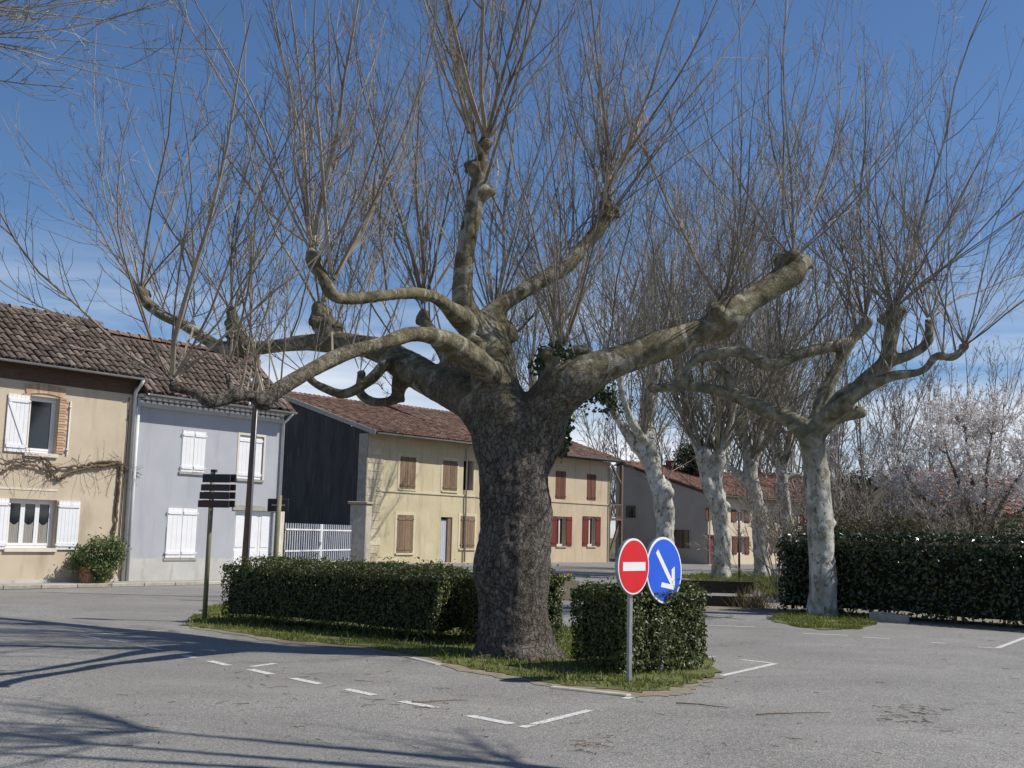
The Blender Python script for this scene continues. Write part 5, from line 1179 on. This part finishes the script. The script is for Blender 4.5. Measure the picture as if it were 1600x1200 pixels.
# square block of hedge round the signs
qa = G(901, 1037)[:2]; qb = G(978, 1059)[:2] + np.array([-.02, .10])
dd_ = qb - qa; dd_ /= np.linalg.norm(dd_)
qc = G(1104, 1047)[:2]
hedge(qb + np.array([.0, .0]), qc, .95, 1.10, .05, 19000, MAT['leaf_box'], 'square clipped hedge block behind the two round signs', 203)
a, b = G(1196, 957), G(1600, 987)
dr_ = (b - a)[:2]; dr_ /= np.linalg.norm(dr_); a = a[:2] + np.array([-dr_[1], dr_[0]]) * .55
hedge(a, a[:2] + dr_ * 11.5, 1.6, 1.84, .115, 20000, MAT['leaf_laurel'], 'tall dark glossy laurel hedge along the right side', 204, .5, .2, .14)
# ivy on the great tree
def ivy(pts, n, size, label, seed, spread):
    rg = np.random.default_rng(seed); b = np.array(pts[0]); e = empty('ivy', tuple(b), label=label, cat='ivy')
    P = np.array(pts); i = rg.integers(0, len(P) - 1, n); f = rg.random((n, 1)); Q = P[i] * (1 - f) + P[i + 1] * f + rg.normal(0, 1, (n, 3)) * np.array(spread)
    V, F = leaves(Q, np.tile([0, -1., .3], (n, 1)), size, rg, .85, .6); link('foliage', np_mesh('foliage', V - b, F), MAT['leaf_ivy'], e, kind='stuff')
    V, F = tubes(P[None] - b, np.full((1, len(P)), .012), 5); link('stem', np_mesh('stem', V, F), MAT['vine'], e)
ivy([W(876, 625, 16.1), W(884, 660, 16.2), W(880, 690, 16.2), W(876, 706, 16.2)], 330, .07, 'dark ivy hanging under the right fork of the great tree', 301, (.06, .08, .08))
ivy([W(838, 575, 15.7), W(850, 552, 15.75), W(870, 545, 15.7), W(886, 560, 15.6)], 330, .06, 'green ivy tuft in the crotch of the great tree', 302, (.06, .06, .06))
p1 = W(930, 640, 46.5); ivy([W(905, 625, 46.3), W(930, 612, 46.4), W(950, 620, 46.5), W(955, 640, 46.5)], 420, .16, 'bright green leafy tuft on the knobbly leaning plane', 303, (.4, .2, .25))

# ================================================================== street furniture
# round signs
def disc(mb, r, y0, y1, n=40):
    P = [(math.cos(2 * math.pi * i / n) * r, math.sin(2 * math.pi * i / n) * r) for i in range(n)]
    return mb.prism(P, y0, y1)
def sign_root(base, nrm, label):
    return empty('road_sign', (base[0], base[1], 0), math.atan2(nrm[0], -nrm[1]), label=label, cat='sign', group='round road signs on the island')
def channel_post(root, h, y):
    MB().box(-.03, .03, y, y + .006, -.1, h).box(-.03, -.024, y + .006, y + .035, -.1, h).box(.024, .03, y + .006, y + .035, -.1, h).build('post', MAT['galv'], root)
SN = (math.sin(R(50)), -math.cos(R(50)))
b1 = G(983, 1067); Y1 = b1[1]; c1 = W(988, 885, Y1)
s1 = sign_root(b1, SN, 'round red no entry sign with white bar on a grey post')
s1.location.x = c1[0]
r = 43.0 * Y1 / FPX; zc = c1[2]
channel_post(s1, zc + r * .8, .01)
def face(root, r, zc, colour):
    o = disc(MB(), r, -.022, .0).build('plate', MAT['signwhite'], root, bevel=.003); o.location = (0, 0, zc)
    q = disc(MB(), r * .93, -.0255, -.0222).build('face', colour, o)
    k = MB()
    V = []; n = 40                           # grey folded rim behind
    for rr_, yy in ((r * 1.002, -.018), (r * 1.002, .022)):
        V += [(math.cos(2 * math.pi * i / n) * rr_, yy, math.sin(2 * math.pi * i / n) * rr_) for i in range(n)]
    k.add(V, [(i, (i + 1) % n, n + (i + 1) % n, n + i) for i in range(n)]).build('rim', MAT['galv'], o)
    return o
pl1 = face(s1, r, zc, MAT['signred'])
MB().box(-r * .72, r * .72, -.029, -.0262, -r * .155, r * .155).build('bar', MAT['signwhite'], pl1)
for zz in (-.12, .14): MB().box(-.07, .07, .001, .03, zz - .02, zz + .02).build('clamp', MAT['galv'], pl1)
b2 = G(1036, 1056); Y2 = b2[1] + .27; c2 = W(1039, 891, Y2); r2_ = 51.0 * Y2 / FPX
s2 = sign_root((c2[0], Y2), SN, 'round blue keep right sign with white diagonal arrow in the hedge')
channel_post(s2, c2[2] + r2_ * .8, .03); s2.rotation_euler = (R(-2.0), R(1.0), s2.rotation_euler.z)
pl2 = face(s2, r2_, c2[2], MAT['signblue'])
q = r2_
ar = MB()
w = .085 * q * 2
def arm(p0, p1, w):
    a = np.array(p0) * q; b = np.array(p1) * q; d = unit(b - a); n_ = np.array([-d[1], d[0]]) * w / 2
    return [tuple(a - n_), tuple(b - n_), tuple(b + n_), tuple(a + n_)]
MB().prism(arm((-.42, .56), (.40, -.40), w), -.0285, -.0258).build('arrow_shaft', MAT['signwhite'], pl2)
MB().prism([(-.24 * q, -.50 * q), (.56 * q, -.60 * q), (.56 * q, .12 * q), (.38 * q, .02 * q), (.38 * q, -.43 * q), (-.18 * q, -.36 * q)], -.0292, -.0287).build('arrow_head', MAT['signwhite'], pl2)
for zz in (-.12, .14): MB().box(-.07, .07, .001, .03, zz - .02, zz + .02).build('clamp', MAT['galv'], pl2)

# finger post with four boards
bp = G(319, 972); Yp = bp[1]
fp = empty('finger_post', tuple(bp), R(-14), label='dark finger post with four stacked brown boards at the hedge end', cat='signpost')
zt_ = W(331, 738, Yp)[2]
MB().tube([(0, 0, -.1), (0, 0, zt_)], .042, 10).build('post', MAT['olive_post'], fp, smooth=True)
MB().box(-.03, .07, -.03, .03, zt_, zt_ + .05).build('cap', MAT['board'], fp)
ys = [(741, 754), (757, 767), (769, 780), (782, 793)]
for i, (ya, yb) in enumerate(ys):
    z1 = W(331, ya, Yp)[2]; z0 = W(331, yb, Yp)[2]; xl, xr = -.16 - .02 * i, .38 - .0 * i
    bd_ = MB().box(xl, xr, -.075, -.045, z0, z1).build('board', MAT['board_dark'] if i == 0 else MAT['board'], fp, bevel=.006)
    MB().box(xl + .012, xr + .05, .045, .075, z0 + .012, z1 + .008).build('rear_board', MAT['board'], fp, bevel=.006)
    if i == 3: MB().box(xl + .04, xl + .24, -.0765, -.0752, z0 + .025, z1 - .03).build('red_panel', MAT['board_red'], bd_)
    for xx in (-.03, .03): MB().box(xx - .006, xx + .006, -.046, .05, z0 + .03, z0 + .05).build('bracket', MAT['galv'], bd_)

# utility pole
Yu = 27.5; pu = W(387, 872, Yu); pt_ = W(404, 562, Yu)
up_ = empty('utility_pole', (pu[0] - .05, Yu, 0), label='tall rusty brown utility pole in front of the blue house', cat='pole')
tx = pt_[0] - pu[0] + .05; zz = pt_[2]
MB().tube([(-.02, 0, -.2), (tx * .3, 0, zz * .4), (tx * .66, 0, zz * .75), (tx, 0, zz)], [.095, .085, .072, .06], 10).build('shaft', MAT['polewood'], up_, smooth=True)
pipe(up_, [(.07, -.07, 0), (tx * .4 + .06, -.07, zz * .5), (tx * .8 + .05, -.06, zz * .85)], .018, MAT['galv'], 'conduit', 6)
for f in (.80, .85, .90):
    MB().box(tx * f - .14, tx * f + .14, -.085, -.06, zz * f - .02, zz * f + .02).build('bracket', MAT['galv'], up_)
for f in (.80, .90):
    for sx in (-.13, .13):
        MB().tube([(tx * f + sx, -.075, zz * f), (tx * f + sx, -.075, zz * f + .09)], [.02, .028], 8).build('insulator', MAT['white'], up_, smooth=True)
# olive post with dark plate
Yo = 26.0; po = W(431, 870, Yo); pz = W(437, 776, Yo)
op = empty('sign_back', (po[0] - .03, Yo, 0), label='olive post carrying a small dark sign seen from behind', cat='sign')
MB().tube([(0, 0, -.1), (pz[0] - po[0] + .03, 0, pz[2] + .03)], .055, 10).build('post', MAT['olive_post'], op, smooth=True)
za, zb = W(432, 799, Yo)[2], W(432, 779, Yo)[2]; xa, xb = W(417, 789, Yo)[0] - op.location.x, W(450, 789, Yo)[0] - op.location.x
MB().box(xa, xb, .058, .085, za, zb).build('plate', MAT['board_dark'], op, bevel=.02)
MB().box(xa + .1, xb - .08, .05, .0575, (za + zb) / 2 - .02, (za + zb) / 2 + .02).build('bracket', MAT['galv'], op)

# bench
Yb = G(1140, 948)[1]; pb = W(1142, 948, Yb)
bn = empty('park_bench', (pb[0] - .45, Yb, 0), R(-6), label='dark wooden bench between the square hedge and the laurel hedge', cat='bench')
ztop = W(1142, 908, Yb)[2]
for (y_, z0, z1) in ((-.02, ztop - .30, ztop), (-.0, ztop - .62, ztop - .37)):
    MB().box(-1.15, 1.0, y_ - .03, y_ + .03, z0, z1).build('backrest_plank', MAT['darkwood'], bn, bevel=.008)
for i in range(3): MB().box(-1.15, 1.0, .08 + i * .15, .21 + i * .15, .40, .45).build('seat_plank', MAT['darkwood'], bn, bevel=.008)
for x in (-.9, .72):
    MB().box(x - .07, x + .07, .035, .10, 0, ztop - .05).build('back_leg', MAT['darkwood'], bn)
    MB().box(x - .07, x + .07, .42, .52, 0, .395).build('front_leg', MAT['darkwood'], bn)
    MB().box(x - .04, x + .04, .10, .42, .33, .395).build('bearer', MAT['darkwood'], bn)
# dead brown grass tuft by the bench
rg = np.random.default_rng(401); pg = W(1180, 945, 28.5); 
n = 240; P = np.stack([rg.normal(pg[0], .22, n), rg.normal(28.5, .2, n), np.zeros(n)], 1)
Pp, Rp = grow(P, unit(rg.normal(0, .35, (n, 3)) * [1, 1, 0] + [0, 0, 1]), rg.uniform(.25, .65, n), np.full(n, .006), 4, -.4, .12, .4, rg)
V, F = tubes(Pp, Rp, 3); e = empty('dry_grass_tuft', (pg[0], 28.5, 0), label='tuft of dry straw coloured stalks beside the bench', cat='plant')
MAT['straw'] = leafmat('straw', [(0, (.22, .17, .09)), (1, (.42, .34, .20))], .8, .2, .2)
link('stalks', np_mesh('stalks', V - np.array([pg[0], 28.5, 0]), F), MAT['straw'], e, kind='stuff')

# rusty thin post beyond
Yq = 47.0; pq = W(1155, 897, Yq); tq = W(1155, 800, Yq)
th_ = empty('metal_post', (pq[0], Yq, 0), label='thin rusty post between two pollards', cat='post')
MB().tube([(0, 0, -.1), (0, 0, tq[2])], .05, 8).build('shaft', MAT['polewood'], th_, smooth=True)
MB().tube([(0, 0, tq[2]), (0, 0, tq[2] + .05)], [.065, .03], 8).build('cap', MAT['polewood'], th_)

# flower planter
Yf = 30.0; pf = W(879, 935, Yf)
fl = empty('flower_planter', (pf[0], Yf, 0), R(20), label='sand coloured planter of yellow and purple flowers right of the great trunk', cat='planter')
MB().add([(-.27, -.27, 0), (.27, -.27, 0), (.27, .27, 0), (-.27, .27, 0), (-.34, -.34, .5), (.34, -.34, .5), (.34, .34, .5), (-.34, .34, .5), (-.28, -.28, .46), (.28, -.28, .46), (.28, .28, .46), (-.28, .28, .46)],
         [(3, 2, 1, 0), (0, 1, 5, 4), (1, 2, 6, 5), (2, 3, 7, 6), (3, 0, 4, 7), (4, 5, 9, 8), (5, 6, 10, 9), (6, 7, 11, 10), (7, 4, 8, 11), (8, 9, 10, 11)]).build('pot', MAT['pot'], fl)
rg = np.random.default_rng(402); n = 320; Q = np.stack([rg.uniform(-.27, .27, n), rg.uniform(-.27, .27, n), .48 + rg.uniform(0, .14, n)], 1)
V, F = leaves(Q, np.tile([0, -.4, 1.], (n, 1)), .07, rg, .7); link('leaves', np_mesh('leaves', V, F), MAT['leaf_shrub'], fl, kind='stuff')
n = 90; Q = np.stack([rg.uniform(-.27, .27, n), rg.uniform(-.27, .27, n), .58 + rg.uniform(0, .08, n)], 1)
V, F = leaves(Q, np.tile([0, -.8, .6], (n, 1)), .07, rg, .95, .4); link('flowers', np_mesh('flowers', V, F), MAT['flower'], fl, kind='stuff')

# concrete block at the foot of the hedge
pc = G(1392, 972)
cb_ = MB().box(-.40, .40, -.14, .14, -.03, .17).box(-.36, .1, -.12, .12, .17, .19).build('concrete_block', MAT['kerb'], None, bevel=.015, label='pale concrete block lying at the foot of the laurel hedge', cat='block')
cb_.location = (pc[0], pc[1] + .1, .0); cb_.rotation_euler = (0, R(1.5), math.atan2(dr_[1], dr_[0]) + .35)

# planter box with shrub in front of the cream house
us = FL.u(148, 905, -.55)
bxp = empty('planter_box', FL.world(us, -.52, .092), FL.a, label='terracotta box planter at the foot of the cream house', cat='planter')
MB().add([(-.30, -.2, 0), (.30, -.2, 0), (.30, .2, 0), (-.30, .2, 0), (-.33, -.24, .42), (.33, -.24, .42), (.33, .24, .42), (-.33, .24, .42), (-.29, -.19, .38), (.29, -.19, .38), (.29, .19, .38), (-.29, .19, .38)],
         [(3, 2, 1, 0), (0, 1, 5, 4), (1, 2, 6, 5), (2, 3, 7, 6), (3, 0, 4, 7), (4, 5, 9, 8), (5, 6, 10, 9), (6, 7, 11, 10), (7, 4, 8, 11)]).build('box', MAT['terracotta'], bxp)
MB().box(-.28, .28, -.19, .19, .34, .37).build('soil', MAT['soil'], bxp)
pw = FL.world(us, -.52, 0)
sb_ = leafy_blob('potted_shrub', (pw[0], pw[1], .74), (.72, .60, .64), 6500, .085, MAT['leaf_shrub'], 'rounded green shrub with yellowish leaves growing in the terracotta box', 'shrub', 403, True)
# grapevine trained on the cream house
rg = np.random.default_rng(404)
vn = empty('grapevine', FL.world(FL.u(176, 840), -.05, 0), FL.a, label='bare gnarled grapevine trained across the cream house wall', cat='vine')
u_off = FL.u(176, 840)
def fv(px, py, off=.06): u_, z_ = FL.uz(px, py, -off); return [u_ - u_off, .05 - off, z_]
def vine_limb(name, pts, r0, r1):
    c = catmull([[*fv(*p_), 0.03] for p_ in pts], 8); c = c[:, :3] + rg.normal(0, .018, (len(c), 3)) * np.array([1, .4, 1]); rr_ = np.linspace(r0, r1, len(c)) * .66 * rg.uniform(.65, 1.35, len(c))
    MB().tube(c, rr_, 8).build(name, MAT['vine'], vn, smooth=True); return c
v0 = vine_limb('trunk', [(173, 905), (176, 850), (182, 800), (186, 755), (188, 722)], .06, .06)
v1 = vine_limb('arm', [(188, 722), (165, 727), (140, 730), (112, 738), (90, 748), (75, 735), (50, 727), (22, 727), (0, 738), (-30, 742)], .07, .03)
v2 = vine_limb('arm', [(186, 722), (150, 722), (120, 730), (85, 730), (70, 716), (40, 717), (10, 718), (-30, 716)], .05, .025)
v3 = vine_limb('arm', [(188, 724), (198, 732), (210, 738), (222, 742)], .03, .012)
allp = np.concatenate([v1, v2, v3, v0[-6:]]); n = 90; o = allp[rg.integers(0, len(allp), n)]
d = unit(np.stack([rg.normal(0, .8, n), -np.abs(rg.normal(0, .25, n)), rg.normal(-.1, .8, n)], 1))
V, F = spray(o, d, rg.uniform(.2, .75, n), np.full(n, .008), rg, n2=2, n3=0, up=-.3, wob=.16, rmin=.004, l2=.45, K1=5, S1=3)
link('shoots', np_mesh('shoots', V, F), MAT['vine'], vn, kind='stuff')
# wire along the wall to the shutter
# ================================================================== fallen twigs on the asphalt
def litter(n, boxpx, seed, lmin, lmax, r, label):
    rg = np.random.default_rng(seed); P = np.array([G(rg.uniform(boxpx[0], boxpx[2]), rg.uniform(boxpx[1], boxpx[3])) for _ in range(n)]); P[:, 2] = .010
    a = rg.uniform(0, 2 * np.pi, n); d = np.stack([np.cos(a), np.sin(a), 0 * a], 1); Pt, Rt = grow(P, d, rg.uniform(lmin, lmax, n), np.full(n, r), 5, 0, .12, .5, rg); Pt[:, :, 2] = .006 + np.abs(rg.normal(0, .004, Pt.shape[:2]))
    V, F = tubes(Pt, Rt, 3); link('twig_litter', np_mesh('twig_litter', V, F), MAT['litter'], None, kind='stuff', label=label)
litter(75, (60, 1000, 1590, 1180), 501, .04, .2, .0035, 'scattered fallen twigs on the asphalt')
litter(45, (1370, 1102, 1455, 1130), 502, .04, .18, .0035, 'heap of fallen twigs on the right asphalt')
litter(18, (890, 1148, 960, 1178), 503, .05, .2, .0035, 'reddish twig scatter in front of the island')
litter(30, (330, 1045, 720, 1110), 504, .05, .25, .0035, 'fallen twigs along the dashed line')
for (x0, y0, x1, y1, lb) in ((1180, 1118, 1297, 1115, 'long dark fallen twig lying right of the island'), (1055, 1100, 1138, 1107, 'thin reddish fallen twig close to the island point'), (640, 1099, 735, 1096, 'straight fallen twig beside the dashed line')):
    a, b = G(x0, y0), G(x1, y1); t = np.linspace(0, 1, 8)[:, None]; P = a + (b - a) * t + rng.normal(0, .015, (8, 3)) * [1, 1, 0]; P[:, 2] = .014
    V, F = tubes((P - P[0])[None] + [0, 0, 0], np.linspace(.007, .003, 8)[None], 5); o = link('fallen_twig', np_mesh('fallen_twig', V, F), MAT['litter'], None, label=lb, cat='twig', group='fallen twigs'); o.location = tuple(P[0])
# dead leaves and grit
rg = np.random.default_rng(505); n = 380
P = np.array([G(rg.uniform(0, 1600), rg.uniform(960, 1195)) for _ in range(n)]); P[:, 2] = .008
V, F = leaves(P, np.tile([0, 0, 1.], (n, 1)), .026, rg, .6, .25); link('leaf_litter', np_mesh('leaf_litter', V, F), MAT['litter'], None, kind='stuff', label='scattered dead leaf fragments on the asphalt')
